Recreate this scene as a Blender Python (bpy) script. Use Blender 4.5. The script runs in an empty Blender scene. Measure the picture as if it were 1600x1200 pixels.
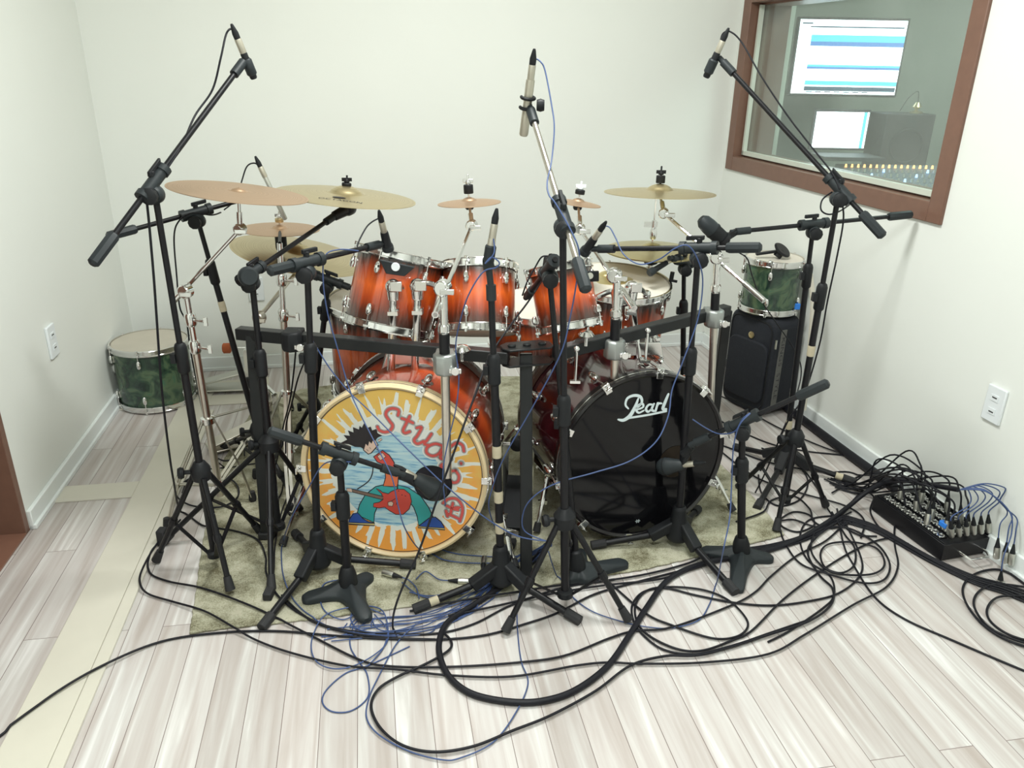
import bpy, math, random
from mathutils import Vector as V, Matrix
random.seed(7)
C = bpy.context.scene.collection
PI = math.pi
# ---------------------------------------------------------------- camera
FOC = 1222.0
RW = ((0.99982972, -0.01845323, 0.0), (0.00700025, 0.37928654, -0.92525279), (0.01707391, 0.92509524, 0.37935113))
CAMZ = 1.45
cam = bpy.data.cameras.new('camera'); camo = bpy.data.objects.new('camera', cam); C.objects.link(camo)
cam.sensor_width = 36; cam.lens = 36*FOC/1600; cam.clip_start = .02
camo.matrix_world = Matrix.Translation((0, 0, CAMZ)) @ Matrix(RW).to_4x4()
bpy.context.scene.camera = camo
# ---------------------------------------------------------------- light and exposure
vs = bpy.context.scene.view_settings
vs.view_transform = 'Standard'; vs.look = 'None'; vs.gamma = 1; vs.use_curve_mapping = False
vs.exposure = 0.78
w = bpy.data.worlds.new('world'); bpy.context.scene.world = w; w.use_nodes = True
w.node_tree.nodes['Background'].inputs[0].default_value = (.9, .95, 1, 1)
w.node_tree.nodes['Background'].inputs[1].default_value = .3
def area(name, loc, sx, sy, power, col, rot=(0, 0, 0)):
    l = bpy.data.lights.new(name, 'AREA'); l.shape = 'RECTANGLE'; l.size = sx; l.size_y = sy; l.energy = power; l.color = col
    o = bpy.data.objects.new(name, l); C.objects.link(o); o.location = loc; o.rotation_euler = rot; return o
area('near_fill_light', (.05, 2.2, 2.57), .4, .4, 26, (.97, 1, .96))
area('near_fill_light', (.05, .3, 2.57), .8, .8, 27, (.95, 1, .98))  # unseen fill added above the camera to brighten the near floor
area('control_room_light', (2.2, 3.3, 2.3), .6, .6, 13, (.85, 1, .95))

def ray(px, py):
    v = (px-800, -(py-600), -FOC)
    return V([sum(RW[i][k]*v[k] for k in range(3)) for i in range(3)])
def F(px, py, z=0.0):                      # the floor (or level) point seen there
    r = ray(px, py); t = (z-CAMZ)/r.z
    return V((r.x*t, r.y*t, z))
def D(px, py, y):                          # the point at room depth y seen there
    r = ray(px, py); t = y/r.y
    return V((r.x*t, y, CAMZ+r.z*t))
def onplane(px, py, c, n):
    r = ray(px, py); o = V((0, 0, CAMZ)); t = (c-o).dot(n)/r.dot(n)
    return o+r*t
def S(px, py, y): return D(px, py, y)

# ---------------------------------------------------------------- materials
def new_mat(name):
    m = bpy.data.materials.new(name); m.use_nodes = True
    nt = m.node_tree; return m, nt, nt.nodes['Principled BSDF']
def mat(name, col, rough=.5, metal=0., noise=0., nscale=20., bump=0., coat=0., emit=0., ecol=None, spec=.5):
    m, nt, b = new_mat(name)
    b.inputs['Roughness'].default_value = rough; b.inputs['Metallic'].default_value = metal
    b.inputs['Base Color'].default_value = (*col, 1); b.inputs['Coat Weight'].default_value = coat
    b.inputs['Coat Roughness'].default_value = .05; b.inputs['Specular IOR Level'].default_value = spec
    if emit:
        b.inputs['Emission Color'].default_value = (*(ecol or col), 1); b.inputs['Emission Strength'].default_value = emit
    tc = nt.nodes.new('ShaderNodeTexCoord')
    n = nt.nodes.new('ShaderNodeTexNoise'); n.inputs['Scale'].default_value = nscale; n.inputs['Detail'].default_value = 4
    nt.links.new(tc.outputs['Object'], n.inputs['Vector'])
    if noise:
        mx = nt.nodes.new('ShaderNodeMix'); mx.data_type = 'RGBA'
        mx.inputs[6].default_value = (*[c*(1-noise) for c in col], 1); mx.inputs[7].default_value = (*[min(1, c*(1+noise)) for c in col], 1)
        nt.links.new(n.outputs['Fac'], mx.inputs[0]); nt.links.new(mx.outputs[2], b.inputs['Base Color'])
    if bump:
        bp = nt.nodes.new('ShaderNodeBump'); bp.inputs['Strength'].default_value = bump; bp.inputs['Distance'].default_value = .002
        nt.links.new(n.outputs['Fac'], bp.inputs['Height']); nt.links.new(bp.outputs['Normal'], b.inputs['Normal'])
    return m
def ramp(nt, stops, interp='LINEAR'):
    r = nt.nodes.new('ShaderNodeValToRGB'); e = r.color_ramp; e.interpolation = interp
    while len(e.elements) < len(stops): e.elements.new(.5)
    for el, (p, c) in zip(e.elements, stops): el.position = p; el.color = (*c, 1)
    return r
def math_n(nt, op, a, b=None, c=None):
    n = nt.nodes.new('ShaderNodeMath'); n.operation = op
    for i, x in enumerate((a, b, c)):
        if x is None: continue
        if isinstance(x, (int, float)): n.inputs[i].default_value = x
        else: nt.links.new(x, n.inputs[i])
    return n.outputs[0]
M = {}
M['wall'] = mat('cream_wall_paint', (.82, .84, .80), .75, noise=.02, nscale=3, bump=.08)
M['ceil'] = mat('white_ceiling_paint', (.85, .85, .8), .9, noise=.01)
M['base'] = mat('white_skirting_paint', (.83, .87, .86), .4, noise=.02)
M['brown'] = mat('brown_painted_wood', (.19, .10, .07), .42, noise=.12, nscale=30)
M['brownf'] = mat('brown_threshold_wood', (.22, .11, .075), .4, noise=.15, nscale=15)
M['trimw'] = mat('pale_plywood', (.66, .63, .54), .38, noise=.06, nscale=8)
M['black'] = mat('black_painted_metal', (.008, .008, .010), .4, noise=.2, nscale=40, spec=.3)
M['bplas'] = mat('black_plastic', (.013, .014, .016), .5, noise=.15, nscale=60, spec=.25)
M['gplas'] = mat('dark_grey_plastic', (.022, .027, .030), .5, noise=.15, nscale=50, spec=.3)
M['rubber'] = mat('grey_black_rubber', (.018, .018, .02), .75, noise=.2, nscale=50)
M['chrome'] = mat('chrome', (.78, .78, .77), .14, metal=1, noise=.03)
M['nickel'] = mat('worn_nickel', (.62, .58, .52), .3, metal=1, noise=.15, nscale=25)
M['silver'] = mat('satin_silver', (.62, .62, .57), .38, metal=1, noise=.06)
M['champ'] = mat('champagne_mic_body', (.50, .47, .39), .42, metal=.7, noise=.05)
M['gclamp'] = mat('grey_cast_alloy', (.38, .40, .39), .38, metal=.8, noise=.08)
M['rack'] = mat('satin_black_rack_tube', (.015, .016, .017), .36, noise=.2, nscale=15, spec=.3)
M['cable'] = mat('black_cable_rubber', (.010, .010, .014), .5, noise=.2, nscale=50, spec=.25)
M['blue'] = mat('blue_cable_jacket', (.045, .08, .205), .5, noise=.2, nscale=30)
M['tape'] = mat('beige_masking_tape', (.52, .46, .33), .8, noise=.15, nscale=60)
M['white'] = mat('white_plastic', (.80, .84, .86), .35, noise=.01)
M['slot'] = mat('dark_slot', (.05, .05, .05), .6, noise=.1)
M['head'] = mat('coated_drumhead', (.74, .69, .60), .5, noise=.06, nscale=14)
M['oldhead'] = mat('worn_drumhead', (.52, .48, .40), .55, noise=.12, nscale=12)
M['bhead'] = mat('black_resonant_head', (.005, .005, .006), .07, noise=.1, nscale=5, spec=.3)
M['maroon'] = mat('deep_maroon_lacquer', (.045, .006, .010), .12, noise=.25, nscale=3, coat=.8)
M['creamhoop'] = mat('cream_wood_hoop', (.78, .62, .38), .4, noise=.05, nscale=10)
M['redvinyl'] = mat('crimson_vinyl', (.45, .012, .04), .4, noise=.08)
M['fabric'] = mat('black_nylon_fabric', (.010, .012, .018), .85, noise=.3, nscale=90, bump=.3)
M['strap'] = mat('grey_woven_strap', (.13, .13, .12), .85, noise=.2, nscale=90)
M['tapeb'] = mat('bright_blue_tape', (.03, .22, .75), .55, noise=.05)
M['ink'] = mat('dark_ink', (.015, .012, .02), .5, noise=.1)
M['gold'] = mat('gold_badge', (.6, .5, .3), .35, metal=1, noise=.1)
M['glow'] = mat('screen_white', (.85, .93, 1), .3, emit=2.6, noise=.01)
M['glowc'] = mat('screen_teal', (.10, .55, .72), .3, emit=.9, noise=.05)
M['glowb'] = mat('screen_blue', (.08, .22, .55), .3, emit=.8, noise=.05)
M['glowd'] = mat('screen_dark', (.06, .12, .2), .3, emit=.3, noise=.05)
M['cwall'] = mat('control_room_grey_wall', (.36, .38, .33), .8, noise=.1, nscale=4)
M['cpale'] = mat('pale_aluminium_strip', (.62, .66, .58), .5, noise=.05)
M['dark'] = mat('matt_black_cabinet', (.02, .02, .022), .6, noise=.2)
M['mixer'] = mat('mixer_grey_panel', (.12, .15, .18), .5, noise=.1)
M['ledo'] = mat('orange_led', (1, .45, .15), .3, emit=2, noise=.01)
M['ledb'] = mat('blue_led', (.3, .5, 1), .3, emit=2, noise=.01)

def planks():
    m, nt, b = new_mat('whitewashed_laminate_planks')
    tc = nt.nodes.new('ShaderNodeTexCoord'); mp = nt.nodes.new('ShaderNodeMapping')
    mp.inputs['Rotation'].default_value = (0, 0, -PLANK_ANG)
    nt.links.new(tc.outputs['Object'], mp.inputs['Vector'])
    br = nt.nodes.new('ShaderNodeTexBrick'); br.offset = .37; br.offset_frequency = 2
    br.inputs['Scale'].default_value = 1; br.inputs['Brick Width'].default_value = 1.15; br.inputs['Row Height'].default_value = .088
    br.inputs['Mortar Size'].default_value = .0009; br.inputs['Mortar Smooth'].default_value = .1; br.inputs['Bias'].default_value = 0
    br.inputs['Color1'].default_value = (0, 0, 0, 1); br.inputs['Color2'].default_value = (1, 1, 1, 1); br.inputs['Mortar'].default_value = (.5, .5, .5, 1)
    nt.links.new(mp.outputs['Vector'], br.inputs['Vector'])
    mp2 = nt.nodes.new('ShaderNodeMapping'); mp2.inputs['Scale'].default_value = (1.6, 34, 1)
    nt.links.new(mp.outputs['Vector'], mp2.inputs['Vector'])
    n = nt.nodes.new('ShaderNodeTexNoise'); n.inputs['Scale'].default_value = 1; n.inputs['Detail'].default_value = 5; n.inputs['Distortion'].default_value = .6
    ad = nt.nodes.new('ShaderNodeVectorMath'); ad.operation = 'ADD'
    sc = nt.nodes.new('ShaderNodeVectorMath'); sc.operation = 'SCALE'; sc.inputs['Scale'].default_value = 9
    nt.links.new(br.outputs['Color'], sc.inputs[0]); nt.links.new(mp2.outputs['Vector'], ad.inputs[0]); nt.links.new(sc.outputs[0], ad.inputs[1])
    nt.links.new(ad.outputs[0], n.inputs['Vector'])
    r = ramp(nt, [(.28, (.46, .405, .375)), (.47, (.56, .52, .50)), (.60, (.63, .61, .59)), (.72, (.80, .79, .78))])
    nt.links.new(n.outputs['Fac'], r.inputs['Fac'])
    hs = nt.nodes.new('ShaderNodeMix'); hs.data_type = 'RGBA'; hs.blend_type = 'MULTIPLY'
    r2 = ramp(nt, [(0, (.88, .87, .86)), (.5, (.99, .97, .96)), (1, (1.0, 1.0, 1.0))])
    nt.links.new(br.outputs['Color'], r2.inputs['Fac']); hs.inputs[0].default_value = 1
    nt.links.new(r.outputs['Color'], hs.inputs[6]); nt.links.new(r2.outputs['Color'], hs.inputs[7])
    mo = nt.nodes.new('ShaderNodeMix'); mo.data_type = 'RGBA'; mo.inputs[7].default_value = (.20, .15, .14, 1)
    nt.links.new(br.outputs['Fac'], mo.inputs[0]); nt.links.new(hs.outputs[2], mo.inputs[6])
    nt.links.new(mo.outputs[2], b.inputs['Base Color'])
    b.inputs['Roughness'].default_value = .34; b.inputs['Specular IOR Level'].default_value = .45
    return m
def rugmat():
    m, nt, b = new_mat('olive_shag_rug')
    tc = nt.nodes.new('ShaderNodeTexCoord')
    a = nt.nodes.new('ShaderNodeTexNoise'); a.inputs['Scale'].default_value = 9; a.inputs['Detail'].default_value = 6; a.inputs['Roughness'].default_value = .7
    c = nt.nodes.new('ShaderNodeTexNoise'); c.inputs['Scale'].default_value = 260; c.inputs['Detail'].default_value = 2
    nt.links.new(tc.outputs['Object'], a.inputs['Vector']); nt.links.new(tc.outputs['Object'], c.inputs['Vector'])
    r = ramp(nt, [(.47, (.14, .125, .075)), (.61, (.34, .33, .235)), (.74, (.50, .48, .37))])
    s = math_n(nt, 'MULTIPLY_ADD', c.outputs['Fac'], .35, math_n(nt, 'MULTIPLY', a.outputs['Fac'], .9))
    nt.links.new(s, r.inputs['Fac']); nt.links.new(r.outputs['Color'], b.inputs['Base Color'])
    b.inputs['Roughness'].default_value = .95; b.inputs['Specular IOR Level'].default_value = .1
    bp = nt.nodes.new('ShaderNodeBump'); bp.inputs['Strength'].default_value = .9; bp.inputs['Distance'].default_value = .006
    nt.links.new(s, bp.inputs['Height']); nt.links.new(bp.outputs['Normal'], b.inputs['Normal'])
    return m
M['rug'] = rugmat()
def sunburst(name, mid, hot, end):
    m, nt, b = new_mat(name)
    uv = nt.nodes.new('ShaderNodeUVMap'); sp = nt.nodes.new('ShaderNodeSeparateXYZ'); nt.links.new(uv.outputs[0], sp.inputs[0])
    cb = nt.nodes.new('ShaderNodeCombineXYZ')
    nt.links.new(math_n(nt, 'MULTIPLY', sp.outputs[0], 26), cb.inputs[0]); nt.links.new(math_n(nt, 'MULTIPLY', sp.outputs[1], 1.3), cb.inputs[1])
    n = nt.nodes.new('ShaderNodeTexNoise'); n.inputs['Scale'].default_value = 1.2; n.inputs['Detail'].default_value = 5; n.inputs['Distortion'].default_value = .4
    nt.links.new(cb.outputs[0], n.inputs['Vector'])
    f = math_n(nt, 'MULTIPLY_ADD', math_n(nt, 'SUBTRACT', n.outputs['Fac'], .5), .30, sp.outputs[1])
    r = ramp(nt, [(0.05, end), (.2, tuple(e*.6+q*.2 for e, q in zip(end, mid))), (.38, mid), (.55, hot), (.72, mid), (.90, end)])
    nt.links.new(f, r.inputs['Fac']); nt.links.new(r.outputs['Color'], b.inputs['Base Color'])
    b.inputs['Roughness'].default_value = .3; b.inputs['Coat Weight'].default_value = .9; b.inputs['Coat Roughness'].default_value = .04
    return m
M['burst'] = sunburst('amber_sunburst_lacquer', (.42, .055, .008), (.72, .12, .015), (.035, .016, .010))
M['burstb'] = sunburst('red_amber_lacquer', (.36, .035, .006), (.62, .085, .012), (.12, .022, .010))
def marble():
    m, nt, b = new_mat('green_marble_wrap')
    tc = nt.nodes.new('ShaderNodeTexCoord')
    n = nt.nodes.new('ShaderNodeTexNoise'); n.inputs['Scale'].default_value = 14; n.inputs['Detail'].default_value = 6; n.inputs['Distortion'].default_value = 1.4
    nt.links.new(tc.outputs['Object'], n.inputs['Vector'])
    r = ramp(nt, [(.34, (.012, .028, .022)), (.48, (.035, .075, .045)), (.6, (.09, .14, .075)), (.70, (.05, .13, .08))])
    nt.links.new(n.outputs['Fac'], r.inputs['Fac']); nt.links.new(r.outputs['Color'], b.inputs['Base Color'])
    b.inputs['Roughness'].default_value = .25; b.inputs['Coat Weight'].default_value = .4
    return m
M['marble'] = marble()
def bronze(name, a_, b_, rough=.3):
    m, nt, b = new_mat(name)
    uv = nt.nodes.new('ShaderNodeUVMap'); vm = nt.nodes.new('ShaderNodeVectorMath'); vm.operation = 'LENGTH'
    nt.links.new(uv.outputs[0], vm.inputs[0])
    cb = nt.nodes.new('ShaderNodeCombineXYZ'); nt.links.new(math_n(nt, 'MULTIPLY', vm.outputs['Value'], 70), cb.inputs[0])
    n = nt.nodes.new('ShaderNodeTexNoise'); n.inputs['Scale'].default_value = 1; n.inputs['Detail'].default_value = 3
    nt.links.new(cb.outputs[0], n.inputs['Vector'])
    r = ramp(nt, [(.3, a_), (.7, b_)]); nt.links.new(n.outputs['Fac'], r.inputs['Fac']); nt.links.new(r.outputs['Color'], b.inputs['Base Color'])
    bp = nt.nodes.new('ShaderNodeBump'); bp.inputs['Strength'].default_value = .25; bp.inputs['Distance'].default_value = .0006
    nt.links.new(n.outputs['Fac'], bp.inputs['Height']); nt.links.new(bp.outputs['Normal'], b.inputs['Normal'])
    b.inputs['Metallic'].default_value = .85; b.inputs['Roughness'].default_value = rough
    return m
M['bronze'] = bronze('brass_cymbal', (.42, .33, .17), (.66, .57, .36), .34)
M['copper'] = bronze('coppery_cymbal', (.42, .27, .17), (.64, .46, .32), .45)
M['ybronze'] = bronze('golden_cymbal', (.46, .37, .16), (.72, .62, .34), .3)
def artmat():
    m, nt, b = new_mat('printed_sunray_drumhead')
    uv = nt.nodes.new('ShaderNodeUVMap'); sp = nt.nodes.new('ShaderNodeSeparateXYZ'); nt.links.new(uv.outputs[0], sp.inputs[0])
    u, v = sp.outputs[0], sp.outputs[1]
    th = math_n(nt, 'ARCTAN2', v, u)
    vm = nt.nodes.new('ShaderNodeVectorMath'); vm.operation = 'LENGTH'; nt.links.new(uv.outputs[0], vm.inputs[0]); rr = vm.outputs['Value']
    n = nt.nodes.new('ShaderNodeTexNoise'); n.inputs['Scale'].default_value = 9; n.inputs['Detail'].default_value = 4; nt.links.new(uv.outputs[0], n.inputs['Vector'])
    nz = math_n(nt, 'SUBTRACT', n.outputs['Fac'], .5)
    cb = nt.nodes.new('ShaderNodeCombineXYZ'); nt.links.new(math_n(nt, 'MULTIPLY', th, 7), cb.inputs[0])
    n2 = nt.nodes.new('ShaderNodeTexNoise'); n2.inputs['Scale'].default_value = 1.3; n2.inputs['Detail'].default_value = 1; nt.links.new(cb.outputs[0], n2.inputs['Vector'])
    rn = math_n(nt, 'SUBTRACT', n2.outputs['Fac'], .5)
    # white rays reach out from the white halo, each to its own length
    ray_ = math_n(nt, 'SINE', math_n(nt, 'MULTIPLY', th, 38))
    reach = math_n(nt, 'ADD', .86, math_n(nt, 'MULTIPLY', rn, .9))
    white_ray = math_n(nt, 'MULTIPLY', math_n(nt, 'GREATER_THAN', math_n(nt, 'ADD', ray_, math_n(nt, 'MULTIPLY', nz, 1.2)), .12), math_n(nt, 'LESS_THAN', rr, reach))
    halo = math_n(nt, 'LESS_THAN', math_n(nt, 'ADD', rr, math_n(nt, 'MULTIPLY', nz, .25)), .68)
    wf = math_n(nt, 'MAXIMUM', white_ray, halo)
    oc = ramp(nt, [(.25, (.86, .36, .07)), (.75, (.78, .50, .12))])
    nt.links.new(math_n(nt, 'MULTIPLY_ADD', v, .45, math_n(nt, 'ADD', .5, nz)), oc.inputs['Fac'])
    m1 = nt.nodes.new('ShaderNodeMix'); m1.data_type = 'RGBA'; nt.links.new(wf, m1.inputs[0]); nt.links.new(oc.outputs['Color'], m1.inputs[6]); m1.inputs[7].default_value = (.76, .78, .72, 1)
    cb2 = nt.nodes.new('ShaderNodeCombineXYZ'); nt.links.new(math_n(nt, 'MULTIPLY', u, 3), cb2.inputs[0]); nt.links.new(math_n(nt, 'MULTIPLY', v, 28), cb2.inputs[1])
    n3 = nt.nodes.new('ShaderNodeTexNoise'); n3.inputs['Scale'].default_value = 1.2; n3.inputs['Detail'].default_value = 4; nt.links.new(cb2.outputs[0], n3.inputs['Vector'])
    bc = ramp(nt, [(.36, (.12, .32, .52)), (.45, (.36, .58, .68)), (.6, (.50, .68, .72)), (.72, (.62, .74, .74))]); nt.links.new(n3.outputs['Fac'], bc.inputs['Fac'])
    du = math_n(nt, 'ADD', u, .03); dv = math_n(nt, 'ADD', v, .08)
    rb = math_n(nt, 'SQRT', math_n(nt, 'ADD', math_n(nt, 'MULTIPLY', du, du), math_n(nt, 'MULTIPLY', dv, dv)))
    m2 = nt.nodes.new('ShaderNodeMix'); m2.data_type = 'RGBA'; nt.links.new(math_n(nt, 'LESS_THAN', math_n(nt, 'ADD', rb, math_n(nt, 'MULTIPLY', nz, .05)), .56), m2.inputs[0])
    nt.links.new(m1.outputs[2], m2.inputs[6]); nt.links.new(bc.outputs['Color'], m2.inputs[7])
    # thin dark line and plain cream rim
    m3 = nt.nodes.new('ShaderNodeMix'); m3.data_type = 'RGBA'
    nt.links.new(math_n(nt, 'COMPARE', rr, .955, .006), m3.inputs[0]); nt.links.new(m2.outputs[2], m3.inputs[6]); m3.inputs[7].default_value = (.12, .08, .05, 1)
    m4 = nt.nodes.new('ShaderNodeMix'); m4.data_type = 'RGBA'
    nt.links.new(math_n(nt, 'GREATER_THAN', rr, .962), m4.inputs[0]); nt.links.new(m3.outputs[2], m4.inputs[6]); m4.inputs[7].default_value = (.78, .60, .35, 1)
    nt.links.new(m4.outputs[2], b.inputs['Base Color']); b.inputs['Roughness'].default_value = .32
    return m
M['art'] = artmat()
def glassmat():
    m = bpy.data.materials.new('dusty_window_glass'); m.use_nodes = True; nt = m.node_tree
    for n in list(nt.nodes): nt.nodes.remove(n)
    o = nt.nodes.new('ShaderNodeOutputMaterial'); t = nt.nodes.new('ShaderNodeBsdfTransparent'); g = nt.nodes.new('ShaderNodeBsdfGlossy'); d = nt.nodes.new('ShaderNodeBsdfDiffuse')
    t.inputs['Color'].default_value = (.9, .96, .93, 1); g.inputs['Roughness'].default_value = .02; d.inputs['Color'].default_value = (.7, .75, .72, 1)
    tc = nt.nodes.new('ShaderNodeTexCoord'); n = nt.nodes.new('ShaderNodeTexNoise'); n.inputs['Scale'].default_value = 3.5; n.inputs['Detail'].default_value = 6
    nt.links.new(tc.outputs['Object'], n.inputs['Vector'])
    m1 = nt.nodes.new('ShaderNodeMixShader'); m2 = nt.nodes.new('ShaderNodeMixShader')
    nt.links.new(math_n(nt, 'MULTIPLY', n.outputs['Fac'], .19), m1.inputs[0]); nt.links.new(t.outputs[0], m1.inputs[1]); nt.links.new(d.outputs[0], m1.inputs[2])
    m2.inputs[0].default_value = .10; nt.links.new(m1.outputs[0], m2.inputs[1]); nt.links.new(g.outputs[0], m2.inputs[2])
    nt.links.new(m2.outputs[0], o.inputs['Surface']); return m
M['glass'] = glassmat()

# ---------------------------------------------------------------- mesh kit
def frame(ax, ref=None):
    a = V(ax).normalized(); r = V(ref) if ref is not None else V((0, 1, 0))
    if abs(a.dot(r.normalized())) > .95: r = V((1, 0, 0)) if abs(a.x) < .9 else V((0, 0, 1))
    u = (r-a*r.dot(a)).normalized(); return u, a.cross(u), a
class G:
    def __init__(s): s.v = []; s.f = []; s.m = []; s.cur = 0
    def add(s, vs_, fs):
        o = len(s.v); s.v += [V(p) for p in vs_]
        for f in fs: s.f.append([i+o for i in f]); s.m.append(s.cur)
        return s
    def rings(s, rs, closed=False, caps=True):
        n = len(rs[0]); vs_ = [p for r in rs for p in r]; k = len(rs); fs = []
        for j in range(k if closed else k-1):
            a, b = j*n, ((j+1) % k)*n
            for i in range(n): i2 = (i+1) % n; fs.append([a+i, a+i2, b+i2, b+i])
        if caps and not closed: fs.append(list(range(n))[::-1]); fs.append([(k-1)*n+i for i in range(n)])
        return s.add(vs_, fs)
    def tube(s, pts, r, n=8, closed=False):
        pts = [V(p) for p in pts]; K = len(pts); rs = []; u = None
        for i, p in enumerate(pts):
            a = pts[(i+1) % K] if (closed or i < K-1) else p; b = pts[i-1] if (closed or i > 0) else p
            t = (a-b)
            if t.length < 1e-9: t = V((0, 0, 1))
            t.normalize()
            if u is None: u = frame(t)[0]
            u = u-t*u.dot(t)
            if u.length < 1e-6: u = frame(t)[0]
            u.normalize(); w_ = t.cross(u); rad = r[i] if isinstance(r, (list, tuple)) else r
            rs.append([p+(u*math.cos(2*PI*k/n)+w_*math.sin(2*PI*k/n))*rad for k in range(n)])
        return s.rings(rs, closed)
    def cyl(s, a, b, r, r2=None, n=14): return s.tube([a, b], [r, r if r2 is None else r2], n)
    def lathe(s, prof, c, ax, n=32, ref=None, closed=False):
        u, w_, a = frame(ax, ref); c = V(c)
        rs = [[c+a*h+(u*math.cos(2*PI*k/n)+w_*math.sin(2*PI*k/n))*max(r, 1e-5) for k in range(n)] for r, h in prof]
        return s.rings(rs, closed, caps=not closed)
    def box(s, c, size, ax=None):
        c = V(c); X, Y, Z = ax if ax else (V((1, 0, 0)), V((0, 1, 0)), V((0, 0, 1)))
        x, y, z = [k/2 for k in size]
        vs_ = [c+X*i*x+Y*j*y+Z*k*z for k in (-1, 1) for i, j in ((-1, -1), (1, -1), (1, 1), (-1, 1))]
        return s.add(vs_, [[3, 2, 1, 0], [4, 5, 6, 7], [0, 1, 5, 4], [1, 2, 6, 5], [2, 3, 7, 6], [3, 0, 4, 7]])
    def beam(s, a, b, w_, h, ref=(0, 0, 1)):
        a = V(a); b = V(b); u, q, t = frame(b-a, ref)
        return s.box((a+b)/2, (w_, h, (b-a).length), (q, u, t))
    def torus(s, c, ax, R, r, n=40, m_=8, a0=0, a1=2*PI, ref=None):
        u, w_, a = frame(ax, ref); c = V(c); full = abs(a1-a0-2*PI) < 1e-6; K = n if full else n+1
        pts = [c+(u*math.cos(a0+(a1-a0)*k/n)+w_*math.sin(a0+(a1-a0)*k/n))*R for k in range(K)]
        return s.tube(pts, r, m_, full)
    def sph(s, c, r, ax=(0, 0, 1), n=16, m_=10, sq=1.0, hs=1.0):
        prof = [(r*sq*math.sin(PI*j/m_), -r*hs*math.cos(PI*j/m_)) for j in range(m_+1)]
        return s.lathe(prof, c, ax, n)
    def prism(s, pts, vec):
        n = len(pts); vec = V(vec); pts = [V(p) for p in pts]
        return s.add(pts+[p+vec for p in pts], [list(range(n))[::-1], list(range(n, 2*n))]+[[i, (i+1) % n, (i+1) % n+n, i+n] for i in range(n)])
    def face(s, pts): return s.add(pts, [list(range(len(pts)))])
    def build(s, name, mats, parent=None, bevel=0, uv=None, loc=None, sharp=35):
        rt = parent
        while rt is not None and rt.parent is not None: rt = rt.parent
        L = V(loc) if loc is not None else (V(rt.location) if rt is not None else V((0, 0, 0)))
        me = bpy.data.meshes.new(name); me.from_pydata([p-L for p in s.v], [], s.f)
        if not isinstance(mats, (list, tuple)): mats = [mats]
        for k in mats: me.materials.append(M[k] if isinstance(k, str) else k)
        for p, i in zip(me.polygons, s.m): p.material_index = i; p.use_smooth = True
        if uv:
            l = me.uv_layers.new(name='UVMap')
            for lp in me.loops: l.data[lp.index].uv = uv(s.v[lp.vertex_index])
        me.set_sharp_from_angle(angle=math.radians(sharp))
        o = bpy.data.objects.new(name, me); C.objects.link(o)
        if parent is None: o.location = L
        else: o.parent = parent
        if bevel:
            b = o.modifiers.new('bevel', 'BEVEL'); b.width = bevel; b.segments = 2; b.limit_method = 'ANGLE'; b.angle_limit = .7
        return o
def thing(name, label, cat, loc, group=None):
    o = bpy.data.objects.new(name, None); C.objects.link(o); o.location = V(loc); o.empty_display_size = .05
    return tag(o, label, cat, group)
def tag(o, label, cat, group=None):
    o['label'] = label; o['category'] = cat
    if group: o['group'] = group
    return o
def struct(o): o['kind'] = 'structure'; return o
def spline(pts, k=8, closed=False):
    P = [V(p) for p in pts]; n = len(P); out = []
    for i in range(n if closed else n-1):
        if closed: a, b, c, d = P[i-1], P[i], P[(i+1) % n], P[(i+2) % n]
        else: a, b, c, d = P[max(i-1, 0)], P[i], P[i+1], P[min(i+2, n-1)]
        for j in range(k):
            t = j/k; t2 = t*t; t3 = t2*t
            out.append(.5*((2*b)+(c-a)*t+(2*a-5*b+4*c-d)*t2+(3*b-a-3*c+d)*t3))
    if not closed: out.append(P[-1])
    return out
def textgeo(body, size, spacing=1.0, shear=0.0):
    cu = bpy.data.curves.new('t', 'FONT'); cu.body = body; cu.size = size; cu.align_x = 'CENTER'; cu.align_y = 'CENTER'; cu.space_character = spacing; cu.shear = shear; cu.resolution_u = 3
    o = bpy.data.objects.new('t', cu); C.objects.link(o); bpy.context.view_layer.update()
    me = o.evaluated_get(bpy.context.evaluated_depsgraph_get()).to_mesh()
    vs_ = [v.co.copy() for v in me.vertices]; fs = [list(p.vertices) for p in me.polygons]
    bpy.data.objects.remove(o); bpy.data.curves.remove(cu); return vs_, fs
# ---------------------------------------------------------------- the room
CL, CR = V((-1.837, 3.581, 0)), V((1.0753, 4.1907, 0)); WL = V((-1.579, 2.192, 0)); WR = V((1.595, 2.021, 0))
dl = (WL-CL).normalized(); dr = (WR-CR).normalized(); YB = -1.3; HC = 2.62
LN = WL+dl*((YB-WL.y)/dl.y); RN = CR+dr*((YB-CR.y)/dr.y)
PLANK_ANG = math.atan2(-dl.y, -dl.x)
M['planks'] = planks()
g = G(); g.face([LN+V((-.6, -.3, 0)), RN+V((.6, -.3, 0)), CR+V((.5, .5, 0)), CL+V((-.5, .5, 0))]); g.prism([p-V((0, 0, .1)) for p in g.v[:4]], (0, 0, .09)); struct(g.build('floor', 'planks'))
g = G(); g.prism([LN+V((-.6, -.3, HC)), RN+V((.6, -.3, HC)), CR+V((.5, .5, HC)), CL+V((-.5, .5, HC))], (0, 0, .1)); struct(g.build('ceiling', 'ceil'))
TH = .12
def wall(name, a, b, out, z0=0, z1=HC, m='wall', t=TH):
    g = G(); g.prism([a+V((0, 0, z0)), b+V((0, 0, z0)), b+out*t+V((0, 0, z0)), a+out*t+V((0, 0, z0))], (0, 0, z1-z0)); return g
nb = (CR-CL).normalized(); ob = V((-nb.y, nb.x, 0)); ol = V((dl.y, -dl.x, 0)); orr = V((-dr.y, dr.x, 0))
if orr.x < 0: orr = -orr
if ol.x > 0: ol = -ol
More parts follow.
